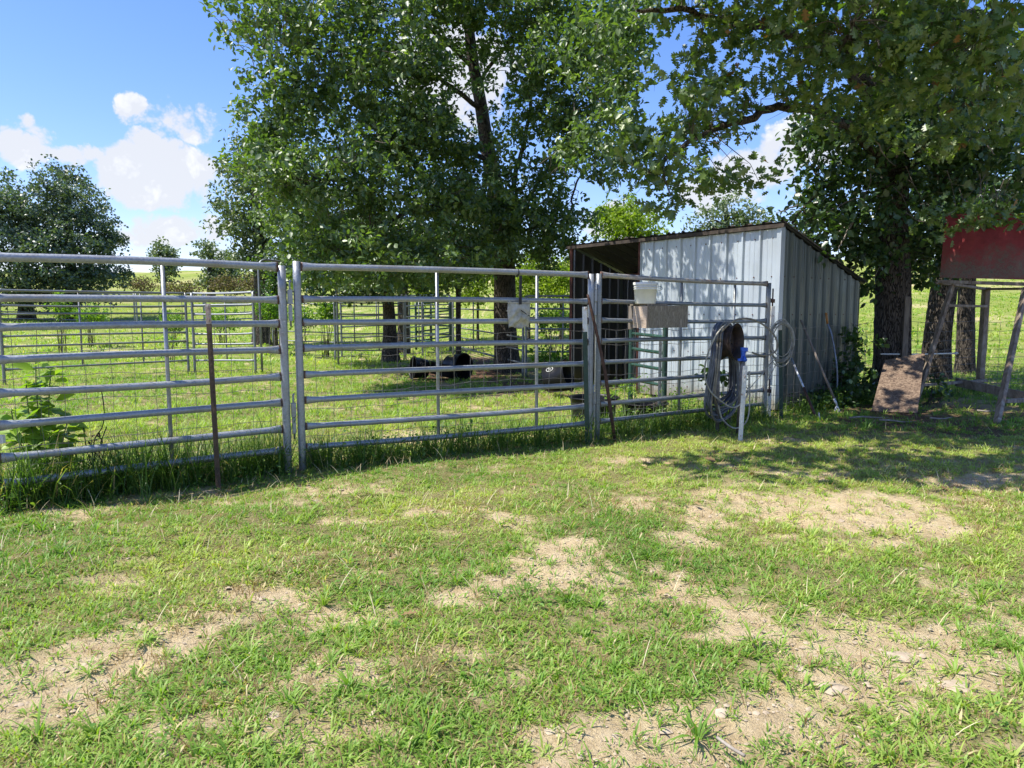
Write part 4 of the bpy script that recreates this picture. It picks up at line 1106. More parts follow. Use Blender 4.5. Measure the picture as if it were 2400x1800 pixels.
# ------------------------------------------------------------------ grass
def in_view(x, y, z=0, margin=.03):
    return (y > 1.5) & (np.abs(x/y) < (1200/F+margin))
def blades(name, x, y, h, w, lean, az, m, label=None, cat=None, z0=None, rnd=None, parent=None, kind='stuff', curl=1.0):
    n = len(x); z = terr_np(x, y) if z0 is None else z0
    ca, sa = np.cos(az), np.sin(az)
    ts = np.array([0, .35, .7, 1.0]); wd = np.array([.75, 1.0, .7])
    base = np.stack([x, y, z-.006], 1); side = np.stack([-sa, ca, np.zeros(n)], 1)
    tw = RNG.uniform(-.5, .5, n); fwd = np.stack([ca, sa, np.zeros(n)], 1)
    sd_ = side*np.cos(tw)[:, None]+fwd*np.sin(tw)[:, None]
    V = np.zeros((n, 7, 3))
    for i, t in enumerate(ts):
        ang = lean*(.45+.75*t*curl)              # lean from the vertical grows along the blade
        out = h*t*np.sin(np.clip(ang, 0, 1.7)); up = h*t*np.cos(np.clip(ang, 0, 1.65))
        c = base+fwd*out[:, None]+np.stack([np.zeros(n), np.zeros(n), up], 1)
        if i < 3:
            V[:, 2*i] = c-sd_*(w*wd[i]/2)[:, None]; V[:, 2*i+1] = c+sd_*(w*wd[i]/2)[:, None]
            V[:, 2*i:2*i+2, 2] += 0
        else: V[:, 6] = c
    fl = np.array([0,1,3,2, 2,3,5,4, 4,5,6]); fs = np.array([4,4,3])
    loops = (fl[None]+(np.arange(n)*7)[:, None]).ravel()
    r = RNG.random(n) if rnd is None else rnd
    o = npmesh(name, V.reshape(-1, 3), loops, np.tile(fs, n), m, parent, {'rnd': np.repeat(r, 3)})
    if label: tag(o, label, cat)
    if kind: o['kind'] = kind
    return o
def scatter(n, y0, y1, power=1.0, xm=.05):
    """points in the wedge the photograph sees; density falls with distance for power>0"""
    u = RNG.random(n); 
    e = 2-power
    y = (y0**e+(y1**e-y0**e)*u)**(1/e) if abs(e) > 1e-6 else y0*(y1/y0)**u
    x = (RNG.random(n)*2-1)*(1200/F+xm)*y
    return x, y
def colour_field(x, y):
    """0..1 per place: greener to yellower"""
    return np.clip(.5+(vnoise(x, y, .8, 8)-.5)*.9+(vnoise(x, y, 3.1, 9)-.5)*.5, 0, 1)
def build_grass():
    # tufts: flat rosettes of broad crabgrass blades
    def tufts(nc, y0, y1, power, per, hr, wr, spread, keepdirt=.0, mname='grass', dry=False):
        cx, cy = scatter(nc, y0, y1, power)
        d = dirt_np(cx, cy); dr = field(cx, cy, DRYW)
        keep = RNG.random(nc) < (1-d*(1-keepdirt))
        if dry: keep = RNG.random(nc) < np.clip(dr*.9+.06+.75*(4*d*(1-d))**2*vnoise(cx, cy, 3, 12), 0, 1)*(1-d*.45)
        cx, cy = cx[keep], cy[keep]; dcol = dr[keep]
        k = RNG.integers(per[0], per[1], len(cx)); idx = np.repeat(np.arange(len(cx)), k); n = len(idx)
        az = RNG.random(n)*2*np.pi; rr = spread*RNG.random(n)*.6
        x = cx[idx]+np.cos(az)*rr; y = cy[idx]+np.sin(az)*rr
        tl = RNG.uniform(.7, 1.35, len(cx))[idx]
        h = RNG.uniform(hr[0], hr[1], n)*tl; w = RNG.uniform(wr[0], wr[1], n)
        lean = RNG.uniform(.45, 1.45, n)
        r = np.clip(.02+.14*np.clip((cy[idx]-3.2)/2,0,1)+colour_field(cx, cy)[idx]*.6+RNG.random(len(cx))[idx]*.2+RNG.random(n)*.28-.04, 0, .95)
        r = np.where(RNG.random(n) < .035+.30*dcol[idx], 1.0, r)
        return x, y, h, w, lean, az, r
    for nm, lab, args in (
        ('lawn_grass', 'short bright crabgrass covering the foreground ground', (24000, 2.0, 9.5, .95, (6, 12), (.022, .058), (.004, .0095), .06, .12)),
        ('lawn_grass', 'fine short turf between the coarser tufts of the foreground', (34000, 2.0, 10.5, .9, (6, 12), (.012, .038), (.0025, .006), .07, .13))):
        x, y, h, w, lean, az, r = tufts(*args)
        blades(nm, x, y, h, w, lean, az, M_GRASS, lab, 'grass', rnd=r)
    # big rosettes
    x, y, h, w, lean, az, r = tufts(260, 2.0, 8, .6, (12, 26), (.05, .12), (.006, .010), .03, .35)
    blades('grass_tufts', x, y, h, w, lean*1.05, az, M_GRASS, 'coarse star shaped grass tufts spreading over the bare dirt', 'grass', rnd=r)
    # dry tufts
    x, y, h, w, lean, az, r = tufts(15000, 2.0, 10, .8, (8, 16), (.015, .05), (.0018, .0034), .06, .1, dry=True)
    blades('dry_grass', x, y, h, w, lean*.6, az, M_DRYG, 'short brown dried grass stubble in worn patches', 'grass', rnd=RNG.random(len(x)))
    # straw clippings, lying flat
    n = 5200; x, y = scatter(n, 2.2, 9.5, .8)
    pw = field(x, y, _blob([(120,1290,200,40),(400,1200,300,30),(900,1100,300,40),(1500,1040,200,20),(1000,1180,260,40),(2300,1120,150,30)]))
    k = RNG.random(n) < .10+.8*pw; x, y = x[k], y[k]; n = len(x)
    blades('straw_clippings', x, y, RNG.uniform(.05,.17,n), RNG.uniform(.0022,.0042,n), RNG.uniform(1.25,1.5,n), RNG.random(n)*6.28, M_STRAW, 'pale dry hay clippings scattered over the mown grass', 'hay', z0=terr_np(x,y)+RNG.uniform(.01,.045,n), curl=.25)
    # matted dead thatch everywhere
    n = 26000; x, y = scatter(n, 2.0, 9.5, .9); k = RNG.random(n) > dirt_np(x, y)*.8; x, y = x[k], y[k]; n = len(x)
    blades('thatch', x, y, RNG.uniform(.02,.07,n), RNG.uniform(.002,.005,n), RNG.uniform(1.2,1.55,n), RNG.random(n)*6.28, M_DRYG, 'matted dead brown thatch lying between the green blades', 'thatch', z0=terr_np(x,y)+RNG.uniform(.004,.02,n), curl=.25)
    # small broad leaves of clover and plantain
    nc = 1500; cx, cy = scatter(nc, 2.0, 9.5, .8); k = RNG.random(nc) < (vnoise(cx, cy, 1.3, 21) > .52)*(1-dirt_np(cx, cy))+.05; cx, cy = cx[k], cy[k]
    kk = RNG.integers(5, 14, len(cx)); idx = np.repeat(np.arange(len(cx)), kk); n = len(idx)
    a = RNG.random(n)*6.28; rr = RNG.random(n)*.045
    P = np.stack([cx[idx]+np.cos(a)*rr, cy[idx]+np.sin(a)*rr, np.zeros(n)], 1); P[:, 2] = terr_np(P[:, 0], P[:, 1])+RNG.uniform(.008,.035,n)
    Yd = norm(np.stack([np.cos(a), np.sin(a), RNG.uniform(-.1,.5,n)], 1)); Zd = norm(np.stack([RNG.normal(0,.25,n), RNG.normal(0,.25,n), np.ones(n)], 1)); Xd = norm(np.cross(Yd, Zd)); Zd = np.cross(Xd, Yd)
    S = RNG.uniform(.010, .026, n); o = instmesh('clover', *LEAF_SIMPLE, P, Xd, Yd, Zd, np.stack([S*RNG.uniform(1,2,n), S, S], 1), M_GRASS, rnd=np.clip(RNG.normal(.22,.2,n),0,.8))
    tag(o, 'small broad clover and plantain leaves low in the lawn', 'clover', kind='stuff')
    # pens and beyond
    x, y, h, w, lean, az, r = tufts(15500, 8.5, 20, .7, (7, 12), (.05, .12), (.007, .013), .09, .08)
    blades('pen_grass', x, y, h, w, lean*.8, az, M_GRASS, 'green grass inside the pens behind the gates', 'grass', rnd=np.clip(r*.9,0,1))
    x, y, h, w, lean, az, r = tufts(13000, 19, 60, 1.0, (5, 8), (.07, .17), (.025, .05), .22, .2)
    blades('pasture_grass', x, y, h, w, lean*.8, az, M_GRASS, 'longer pasture grass beyond the pens', 'grass', rnd=np.clip(r*.9+.1,0,1))
build_grass()

# tall unmown grass along the foot of the gates
def fence_grass():
    xs = []; 
    lines = [(G1a.xy, G1b.xy, 2300, .50, .17), (G2a.xy, G2b.xy, 1900, .36, .16), (G3a.xy, G3b.xy, 1500, .34, .22), ((4.0,10.0), (5.8,11.3), 700, .26, .2), ((5.2,10.9),(8.5,12.6),600,.22,.5)]
    X = []; Y = []; H = []
    for a, b, n, hm, sp in lines:
        nc = n//7; s = RNG.random(nc); off = RNG.normal(0, sp*.55, nc)
        a = np.array(a[:2]); b = np.array(b[:2]); t = (b-a)/np.linalg.norm(b-a); nn = np.array((-t[1], t[0]))
        P = a+(b-a)*s[:, None]+nn*(off+.06)[:, None]
        dens = .35+.65*vnoise(s*9, s*0+3, 1, 4)
        k = RNG.integers(6, 14, nc); idx = np.repeat(np.arange(nc), k)
        X.append(P[idx, 0]+RNG.normal(0, .03, len(idx))); Y.append(P[idx, 1]+RNG.normal(0, .03, len(idx)))
        H.append(RNG.uniform(.35, 1.0, len(idx))*hm*(.5+dens[idx]))
    x = np.concatenate(X); y = np.concatenate(Y); h = np.concatenate(H); n = len(x)
    blades('tall_grass', x, y, h, RNG.uniform(.004,.009,n), RNG.uniform(.15,.95,n), RNG.random(n)*6.28, M_TALL, 'tall uncut grass along the foot of the gates', 'grass', rnd=np.where(RNG.random(n)<.05, 1.0, RNG.random(n)*.9))
fence_grass()

def near_fence_weeds():
    # low leafy ground cover mixed in the fence row
    P = []
    for a, b, n, sp in ((G1a.xy, G1b.xy, 1300, .16), (G2a.xy, G2b.xy, 1500, .14), (G3a.xy, G3b.xy, 1300, .2), ((4.0,10.0),(5.8,11.3),700,.2), ((5.6,10.8),(6.6,11.6),500,.3)):
        s = RNG.random(n); a = np.array(a[:2]); b = np.array(b[:2]); t = (b-a)/np.linalg.norm(b-a); nn = np.array((-t[1], t[0]))
        q = a+(b-a)*s[:, None]+nn*(RNG.normal(.05, sp, n))[:, None]; z = terr_np(q[:, 0], q[:, 1])+RNG.random(n)**1.5*.30*(.3+vnoise(s*11, s*0, 1, 7))
        P.append(np.stack([q[:, 0], q[:, 1], z], 1))
    P = np.concatenate(P); n = len(P)
    Yd = norm(np.stack([RNG.normal(0,1,n), RNG.normal(0,1,n), RNG.normal(.1,.5,n)], 1)); Zd = norm(np.stack([RNG.normal(0,.5,n), RNG.normal(0,.5,n), np.ones(n)], 1))
    Xd = norm(np.cross(Yd, Zd)); Zd = np.cross(Xd, Yd)
    o = instmesh('low_weeds', *LEAF_SIMPLE, P, Xd, Yd, Zd, RNG.uniform(.025, .06, n), M_TALL, rnd=RNG.random(n)*.9)
    tag(o, 'low leafy weeds mixed into the grass along the gates', 'weeds', kind='stuff')
near_fence_weeds()

# gravel
def gravel():
    n = 20000; x, y = scatter(n, 2.0, 8.5, .9); d = dirt_np(x, y); k = RNG.random(n) < d*.9+.02; x, y = x[k], y[k]; n = len(x)
    s = RNG.lognormal(0, .6, n)*.0040; s = np.clip(s, .002, .03)
    T = np.array([(1,0,0),(.3,.9,.1),(-.7,.6,0),(-.9,-.4,.05),(.1,-1,0),(.8,-.6,0),(.2,.1,.62),(-.35,-.1,.5)]); TF = [(0,1,6),(1,2,7,6),(2,3,7),(3,4,7),(4,5,6,7),(5,0,6)]
    a = RNG.random(n)*6.28; X = np.stack([np.cos(a), np.sin(a), RNG.normal(0,.1,n)], 1); Z = norm(np.stack([RNG.normal(0,.15,n), RNG.normal(0,.15,n), np.ones(n)], 1)); Y = norm(np.cross(Z, X)); X = np.cross(Y, Z)
    P = np.stack([x, y, terr_np(x, y)-.006-s*.15], 1)
    o = instmesh('gravel', T, TF, P, X, Y, Z, np.stack([s*RNG.uniform(.8,1.4,n), s, s*RNG.uniform(.6,1,n)], 1), M_STONE)
    tag(o, 'small tan stones scattered over the bare dirt patches', 'gravel', kind='stuff')
gravel()
def big_stones():
    i = 0
    for (u, v, r) in ((2105,1530,.05),(1950,1605,.045),(650,1690,.05),(690,1672,.04),(610,1400,.025),(1870,1565,.035),(2240,1600,.05),(1290,1700,.02),(1403,1793,.018),(1560,1700,.02)):
        p = onterr(gnd(u, v)); q = MB(); rn = random.Random(i); nu, nv = 10, 5; V = []
        for b in range(nv+1):
            for a in range(nu):
                th = math.pi*.5*b/nv; ph = 2*math.pi*a/nu; k = 1+.18*math.sin(3*ph+i)+.1*rn.uniform(-1,1)
                V.append(p+Vector((r*1.3*k*math.cos(ph)*math.cos(th), r*k*math.sin(ph)*math.cos(th), r*.26*math.sin(th)-.010)))
        q.add(V, [(b*nu+a, b*nu+(a+1) % nu, (b+1)*nu+(a+1) % nu, (b+1)*nu+a) for b in range(nv) for a in range(nu)], False)
        labs = ['flat pale stone in the right hand dirt patch', 'flat stone at the left edge of the lower right dirt', 'long grey stone half buried in the lower left grass', 'grey stone touching the long one in the lower left grass',
                'small pale stone in the left dirt band', 'greyish stone in the middle of the right dirt', 'grey stone near the right edge of the picture', 'small stone in the lower middle dirt',
                'small white pebble at the very bottom of the picture', 'small stone beside the bottom grass tuft']
        tag(q.build('stone', M_STONE, None, p), labs[i], 'stone', 'stones lying in the dirt'); i += 1
big_stones()
def dead_leaves():
    n = 500; x, y = scatter(n, 2.5, 13, 1.0)
    pw = field(x, y, _blob([(2150,985,300,40),(1090,880,200,30),(1700,1120,200,60),(2200,1100,200,40),(1300,900,150,20)]))
    k = RNG.random(n) < .03+pw; x, y = x[k], y[k]; n = len(x)
    a = RNG.random(n)*6.28; Yd = np.stack([np.cos(a), np.sin(a), RNG.normal(0,.2,n)], 1); Yd = norm(Yd); Zd = norm(np.stack([RNG.normal(0,.35,n), RNG.normal(0,.35,n), np.ones(n)], 1)); Xd = norm(np.cross(Yd, Zd)); Zd = np.cross(Xd, Yd)
    P = np.stack([x, y, terr_np(x, y)+.03], 1)
    tag(instmesh('fallen_leaves', *LEAF_OAK, P, Xd, Yd, Zd, RNG.uniform(.06,.12,n), M_DRYG), 'brown fallen oak leaves on the grass and shaded dirt', 'fallen leaves', kind='stuff')
dead_leaves()

# ------------------------------------------------------------------ trees
LSUN = np.array([-.5, -.35, .9])
def foliage(th, blobs, tmpl, size, m, od=2.2, per=16, clump_r=.26, name='crown', droop=.25, min_n=0, flat=.75, lshape=(1,1,1), gaps=None, area=.22):
    """blobs: (centre, (rx,ry,rz), density). Leaves are grown in sprays spread through each blob, thicker near its shell."""
    C = []; 
    for c, r, dn in blobs:
        ns = max(3, int(dn*od*math.pi*(r[0]*r[2])/(area*size*size)/per))
        v = norm(RNG.normal(0, 1, (ns, 3))); rad = RNG.random(ns)**(1/2.0)
        rad = rad*(1+.16*np.sin(v[:, 0]*5+c[0]*3)+.14*np.cos(v[:, 2]*6+c[1]))
        C.append(np.array(c)+v*rad[:, None]*np.array(r))
    C = np.concatenate(C)
    idx = np.repeat(np.arange(len(C)), per); n = len(idx)
    ax = norm(RNG.normal(0, 1, (len(C), 3))*np.array([1,1,.45]))        # the twig of each spray
    t = RNG.random(n)
    P = C[idx]+ax[idx]*((t-.5)*clump_r*1.8)[:, None]+RNG.normal(0, clump_r*.33, (n, 3))*np.array([1,1,flat])
    Yd = norm(ax[idx]*.7+RNG.normal(0, .75, (n, 3))+np.array([0,0,-droop]))
    Zd = norm(RNG.normal(0, .85, (n, 3))+np.array([0,-.15,1.0]))
    Xd = norm(np.cross(Yd, Zd)); Zd = np.cross(Xd, Yd)
    S = RNG.uniform(.7, 1.2, n)*size; S = np.stack([S*lshape[0]*RNG.uniform(.8,1.2,n), S, S*RNG.uniform(.5,2.2,n)], 1)
    r = np.clip(RNG.random(len(C))[idx]*.55+RNG.random(n)*.5, 0, 1)
    instmesh(name, *tmpl, P, Xd, Yd, Zd, S, m, th, rnd=r)
    return C, ax
def twigs(th, C, trunkpts, m=M_TWIG, frac=.5, r0=.008, name='twigs'):
    q = MB(); T = [Vector(p) for p in trunkpts]
    for c in C:
        if random.random() > frac: continue
        c = Vector(c); k = min(range(len(T)), key=lambda i: (T[i]-c).length); b = T[k]
        d = c-b; L = d.length
        if L > 1.0: b = c-(d.normalized()+Vector((random.uniform(-.5,.5), random.uniform(-.5,.5), random.uniform(-.5,.5)))).normalized()*random.uniform(.3, .7)
        J = lambda s_: Vector((random.uniform(-s_,s_), random.uniform(-s_,s_), random.uniform(-s_,s_)))
        k1 = b.lerp(c, .35)+J(.06); k2 = b.lerp(c, .7)+J(.05); e2 = k1+J(.22)
        q.tube([b, k1, k2, c], [r0, r0*.8, r0*.55, r0*.3], 4, cap=False); q.tube([k1, k1.lerp(e2,.5)+J(.02), e2], [r0*.5, r0*.4, r0*.2], 3, cap=False)
    q.build(name, m, th)['kind'] = 'stuff'
def limb(th, pts, r0, r1, m, name='limb', seg=8, wig=.06):
    P = [Vector(p) for p in pts]; P = smooth(P, 3); n = len(P); rr = [r0+(r1-r0)*(i/(n-1))**.8 for i in range(n)]
    P = [p+Vector((random.uniform(-wig,wig), random.uniform(-wig,wig), random.uniform(-wig,wig)))*min(1, i/4)*.6 for i, p in enumerate(P)]
    q = MB(); q.tube(P, rr, seg); q.build(name, m, th); return P
def trunk(th, pts, radii, m, seg=20, flare=1.5, name='trunk', seed=0):
    P = smooth([Vector(p) for p in pts], 5); n = len(P)
    rr = list(np.interp(np.linspace(0, 1, n), np.linspace(0, 1, len(radii)), radii))
    z0 = P[0].z
    V = []; 
    for i, p in enumerate(P):
        fl = 1+(flare-1)*math.exp(-max(0, p.z-z0)/.35)
        for k in range(seg):
            a = 2*math.pi*k/seg
            r = rr[i]*fl*(1+.06*math.sin(3*a+seed+p.z*.8)+.04*math.sin(7*a-p.z*1.7+seed)+(fl-1)*.35*math.sin(5*a+seed))
            r *= 1+.025*random.uniform(-1,1)
            V.append(p+Vector((r*math.cos(a), r*math.sin(a), 0)))
    q = MB(); q.add(V, [(i*seg+k, i*seg+(k+1) % seg, (i+1)*seg+(k+1) % seg, (i+1)*seg+k) for i in range(n-1) for k in range(seg)]+[tuple((n-1)*seg+k for k in range(seg))], True)
    q.build(name, m, th); return P
def B(u, v, Y, ru, rv, rd=None, dn=1.0):
    c = at(u, v, Y); rx = ru*Y/F; rz = rv*Y/F
    return (tuple(c), (rx, rd if rd else (rx+rz)/2, rz), dn)

def big_tree():
    base = at(1188, 868, 17.1); base.z = terr(base.x, base.y)-.1
    th = thing('hickory_tree', base, 'large leafy tree in the middle with branches drooping over the gates', 'tree')
    tp = [base, at(1183,760,17.1), at(1182,600,17.1), at(1178,500,17), at(1150,380,16.8), at(1130,260,16.6), at(1105,120,16.4), at(1090,-60,16.2), at(1085,-260,16)]
    TP = trunk(th, tp, [.29,.27,.24,.20,.17,.145,.12,.09,.05], M_BARK, seed=1, flare=1.25)
    bl = [B(640,60,13.3,105,110,1.5,1.0), B(830,40,13.8,180,130,2), B(1010,-20,15,170,110,2), B(1280,20,15,170,100,2,.9), B(1450,60,14,110,90,1.3,.75),
          B(640,290,13.2,80,75,1.3), B(700,210,13.4,110,90,1.6), B(860,200,13.8,140,100,1.8), B(930,330,13.8,130,80,1.5), B(1090,360,15,120,80,1.4,.8), B(1240,250,15.5,90,100,1.3,.62), B(1400,230,15,95,120,1.4,.55), B(1380,110,15,110,90,1.4,.6),
          B(680,420,12.9,100,90,1.4), B(620,370,13,75,60,1,.9), B(860,430,13.2,160,110,1.8), B(1060,470,14.2,130,80,1.5), B(1290,400,16,90,80,1.3,.6), B(1230,500,16,140,80,1.5), B(1330,540,16.5,80,60,1.2,.9),
          B(740,560,12.6,90,90,1.3), B(880,590,12.6,120,75,1.3), B(1010,600,13.2,120,60,1.2), B(760,650,12.6,70,30,.9,.8), B(900,660,12.8,80,25,.9,.7), B(1100,590,14.6,80,60,1.0), B(1250,590,16.6,110,45,1.2,.8),
          B(860,330,18.5,260,160,1.5,.35), B(980,560,18,260,90,1.3,.8), B(750,520,18,160,110,1.6,.8), B(660,420,17.5,90,110,1.5,.7), B(1480,50,13.4,50,40,.8,.9), B(1420,380,14,70,60,.9,.6), B(1060,620,16.5,120,50,1.2,.8), B(860,640,15.5,160,40,1.4,.8), B(700,-200,15.5,260,120,3,.6), B(1250,-220,15,260,130,2.6,.5), B(1130,130,15.6,80,90,.9,.4), B(1160,420,15.6,70,70,.9,.6), B(1190,540,15.4,80,60,.9,1.0), B(1000,160,14,90,80,1.2,.9), B(1010,280,14,80,70,1.2,.9), B(1120,-10,14.6,120,70,1.2,1.0), B(1280,150,14.4,90,90,1.2,.9), B(1340,300,14.6,80,100,1.2,.85), B(1470,180,13.5,60,120,1,.7), B(1380,120,11.6,90,90,1.0,.45), B(1450,270,11.2,70,80,.9,.5), B(1340,330,11.8,70,70,.9,.4), B(1450,60,11.2,90,80,1.0,.5)]
    C, ax = foliage(th, bl, LEAF_SIMPLE, .118, M_LEAF, od=2.85, per=20, clump_r=.20, lshape=(1.2,1,1))
    n = 0; TN = [TP[i] for i in range(len(TP))]
    P = list(TP)
    for pts, r0 in (([at(1150,380,16.8), at(1060,340,15.8), at(960,330,14.8), at(850,370,13.8), at(740,430,13)], .11),
                    ([at(1178,500,17), at(1080,480,15.5), at(960,500,14), at(830,560,12.9), at(730,600,12.6)], .10),
                    ([at(1130,260,16.6), at(1040,190,15.6), at(930,150,14.6), at(800,120,13.8), at(650,110,13.3)], .10),
                    ([at(1178,520,17), at(1210,400,16.6), at(1240,280,16), at(1260,120,15.4), at(1290,-40,15)], .12),
                    ([at(1180,540,17), at(1260,430,16.6), at(1340,330,15.8), at(1400,230,15.2), at(1450,120,14.6)], .10),
                    ([at(1180,560,17), at(1270,520,16.8), at(1330,500,16.6), at(1350,430,16.2), at(1390,360,15.6)], .07),
                    ([at(1110,160,16.5), at(1000,60,15.5), at(880,20,14.5), at(760,10,13.8)], .09),
                    ([at(1181,600,17), at(1110,570,15.8), at(1020,590,14.2), at(940,620,13)], .07),
                    ([at(1120,200,16.6), at(1200,90,15.8), at(1330,20,15), at(1440,20,14.4)], .08)):
        P += limb(th, pts, r0*.62, .015, M_BARK)
    twigs(th, C, P, frac=.35)
    # bare twigs at the left edge
    for pts in ([at(575,90,13.2), at(552,60,13.2), at(530,40,13.2), at(508,10,13.2)], [at(590,130,13.2), at(596,160,13.2), at(592,185,13.2)], [at(560,50,13.2), at(535,48,13.2), at(512,44,13.2)]):
        limb(th, pts, .010, .003, M_DEAD, 'bare_twig', 4, .02)
big_tree()

def oak():
    base = at(2092, 925, 12.3); base.z = -.12
    th = thing('oak_tree', base, 'large oak with thick dark trunk right of the shed and wide overhanging limbs', 'tree')
    tp = [base, at(2090,800,12.3), at(2093,650,12.3), at(2092,500,12.3), at(2098,380,12.2), at(2085,240,12), at(2075,100,11.8), at(2060,-100,11.6), at(2050,-300,11.4)]
    TP = trunk(th, tp, [.33,.28,.265,.25,.225,.20,.17,.12,.06], M_BARK, seed=3, flare=1.45)
    P = list(TP)
    for pts, r0 in (([at(2085,240,12), at(1980,150,10.8), at(1850,80,9.8), at(1720,55,9), at(1600,25,8.4), at(1500,30,8.2)], .11),
                    ([at(2095,420,12.2), at(1990,300,10.6), at(1870,250,9.4), at(1740,280,8.6), at(1620,330,8.2), at(1520,400,8)], .09),
                    ([at(2080,150,12), at(2160,60,10), at(2250,40,8), at(2330,50,6.8)], .10),
                    ([at(2088,280,12), at(2000,180,9.8), at(1990,100,8), at(2010,50,7)], .09),
                    ([at(2090,300,12), at(2200,200,11), at(2330,190,10), at(2420,180,9.6)], .08),
                    ([at(2093,450,12.3), at(2000,420,12), at(1920,450,11.8), at(1860,520,11.6)], .06)):
        P += limb(th, pts, r0, .018, M_BARK, 'limb')
    near = [B(2290,70,6.6,170,120,1.0,1.0), B(2100,60,7.1,150,110,1.0), B(2360,210,7.2,90,80,.9,.9), B(2180,170,7.4,130,80,.9), B(1930,50,8,130,90,1.1), B(1770,50,8.4,120,75,1.1), B(1620,10,8.6,110,48,1.0,.9), B(1900,190,8.4,110,75,1.0,.95), B(1750,190,8.5,110,56,.9,.9),
            B(1640,230,8.5,95,50,.8,.85), B(1560,300,8.3,85,60,.8,.9), B(1470,330,8.3,70,60,.8,.9), B(1690,300,8.4,90,36,.7,.8), B(1560,395,8.1,120,48,.8,.95), B(1680,405,7.9,100,34,.6,.85), B(1780,425,7.8,42,18,.35,.9), B(1440,420,8.3,50,60,.6,.7), B(1640,130,8.6,90,50,.9,.7), B(2290,505,9.6,130,30,.5,.8), B(2210,540,9.9,40,24,.3,.7), B(1570,480,8.2,42,45,.5,.8),B(1640,450,8.1,40,28,.5,.6),
            B(2050,250,8.8,130,80,1.0,.9), B(2250,300,9,150,80,1.2,.8)]
    C1, _ = foliage(th, near, LEAF_OAK, .125, M_LEAFO, od=2.2, per=12, clump_r=.17, name='crown', droop=.3, lshape=(1.15,1,1), area=.24)
    over = [((1.4,6.0,5.2),(1.3,.7,.5),1.3), ((3.2,6.2,5.1),(1.2,.7,.5),1.3), ((0,7.6,5.6),(1.3,.8,.5),1.1), ((2.4,7.4,5.8),(1.5,.8,.5),1.2), ((.2,6.3,5.0),(1.2,.45,.4),1.0), ((1.6,8.9,6.2),(1.6,.8,.5),1.1), ((3.8,8.6,5.8),(1.5,.9,.5),1.2), ((5.0,8.2,5.6),(1.5,.9,.5),1.1), ((.6,5.6,6.2),(1.6,1.3,.8),.5), ((2.3,6.3,6.0),(1.6,1.5,.9),.75), ((3.5,7.4,5.9),(1.7,1.6,.9),.8), ((1.6,8.2,6.8),(1.8,1.3,.9),.55), ((4.6,5.9,5.4),(1.3,1.5,.8),.8), ((5.0,9.0,7.2),(2.6,2.0,1.4),.6), ((3.0,10.5,7.2),(1.8,1.5,.9),.45), ((-1.1,5.7,5.5),(1.1,.7,.5),.5), ((-.1,6.5,5.7),(1.1,.8,.5),.6), ((1.0,7.4,6.0),(1.2,.8,.5),.7), ((.6,5.7,5.3),(1.2,.6,.5),.6), ((2.2,8.4,6.3),(1.2,.9,.5),.8), ((2.6,6.2,5.2),(1.2,.7,.5),.8), ((4.2,10.2,5.6),(1.0,.9,.6),.9), ((5.4,10.2,5.4),(1.0,.9,.7),1.0), ((6.4,10.3,5.0),(.9,.8,.6),.9), ((4.0,7.0,5.6),(1.3,1.0,.6),.8)]  # leaves overhead, mostly out of view, added to shade the ground and stand
    foliage(th, over, LEAF_SIMPLE, .17, M_LEAFO, od=1.1, per=12, clump_r=.24, name='unseen_shade_crown', lshape=(1.5,1,1))
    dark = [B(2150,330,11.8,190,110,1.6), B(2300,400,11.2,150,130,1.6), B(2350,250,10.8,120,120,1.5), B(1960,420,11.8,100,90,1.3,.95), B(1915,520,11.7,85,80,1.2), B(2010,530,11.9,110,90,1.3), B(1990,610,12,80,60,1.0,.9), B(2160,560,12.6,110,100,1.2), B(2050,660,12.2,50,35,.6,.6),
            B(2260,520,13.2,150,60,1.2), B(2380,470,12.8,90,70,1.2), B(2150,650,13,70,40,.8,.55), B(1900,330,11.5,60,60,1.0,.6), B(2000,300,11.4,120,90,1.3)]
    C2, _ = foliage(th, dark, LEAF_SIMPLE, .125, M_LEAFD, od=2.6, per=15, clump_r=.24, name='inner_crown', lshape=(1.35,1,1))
    twigs(th, C1, P, frac=.5, r0=.006); twigs(th, C2, P, frac=.3)
    for pts in ([at(2040,505,11.6), at(2000,520,11.2), at(1965,545,11), at(1950,560,10.9)], [at(2000,520,11.2), at(1975,560,11), at(1962,585,10.9)], [at(2030,300,10.5), at(2060,340,10.6), at(2078,370,10.8), at(2098,390,11.2)],
                [at(2092,585,12), at(2065,620,11.6), at(2045,655,11.4)], [at(1870,480,11.2), at(1845,490,11), at(1822,500,10.9)], [at(2060,460,11.6), at(1990,470,11.3), at(1920,510,11)], [at(2290,310,10), at(2320,350,9.9), at(2330,365,9.9)]):
        limb(th, pts, .016, .005, M_DEAD, 'bare_twig', 5, .03)
oak()

def simple_tree(name, label, u, vb, Y, tpts, radii, blobs, m, size, bark=M_BARK, od=2.0, per=14, tmpl=LEAF_SIMPLE, clump=.3, group=None, lshape=(1.1,1,1), seed=0, limbs=3, twf=.2, cat='tree'):
    base = at(u, vb, Y); base.z = terr(base.x, base.y)-.1
    th = thing(name, base, label, cat, group)
    pts = [base]+[at(a, b, c) for a, b, c in tpts]
    TP = trunk(th, pts, radii, bark, seg=12, seed=seed, flare=1.3)
    P = list(TP)
    for c, r, d in blobs[:limbs]:
        c = Vector(c); k = min(range(len(TP)//3, len(TP)), key=lambda i: (TP[i]-c).length + max(0, TP[i].z-c.z)*2)
        s = TP[k]; P += limb(th, [s, s.lerp(c, .5)+Vector((0,0,.2)), c], max(.03, radii[-1]*.9), .015, bark)
    C, _ = foliage(th, blobs, tmpl, size, m, od=od, per=per, clump_r=clump, lshape=lshape)
    if twf: twigs(th, C, P, frac=twf, r0=.01)
    return th
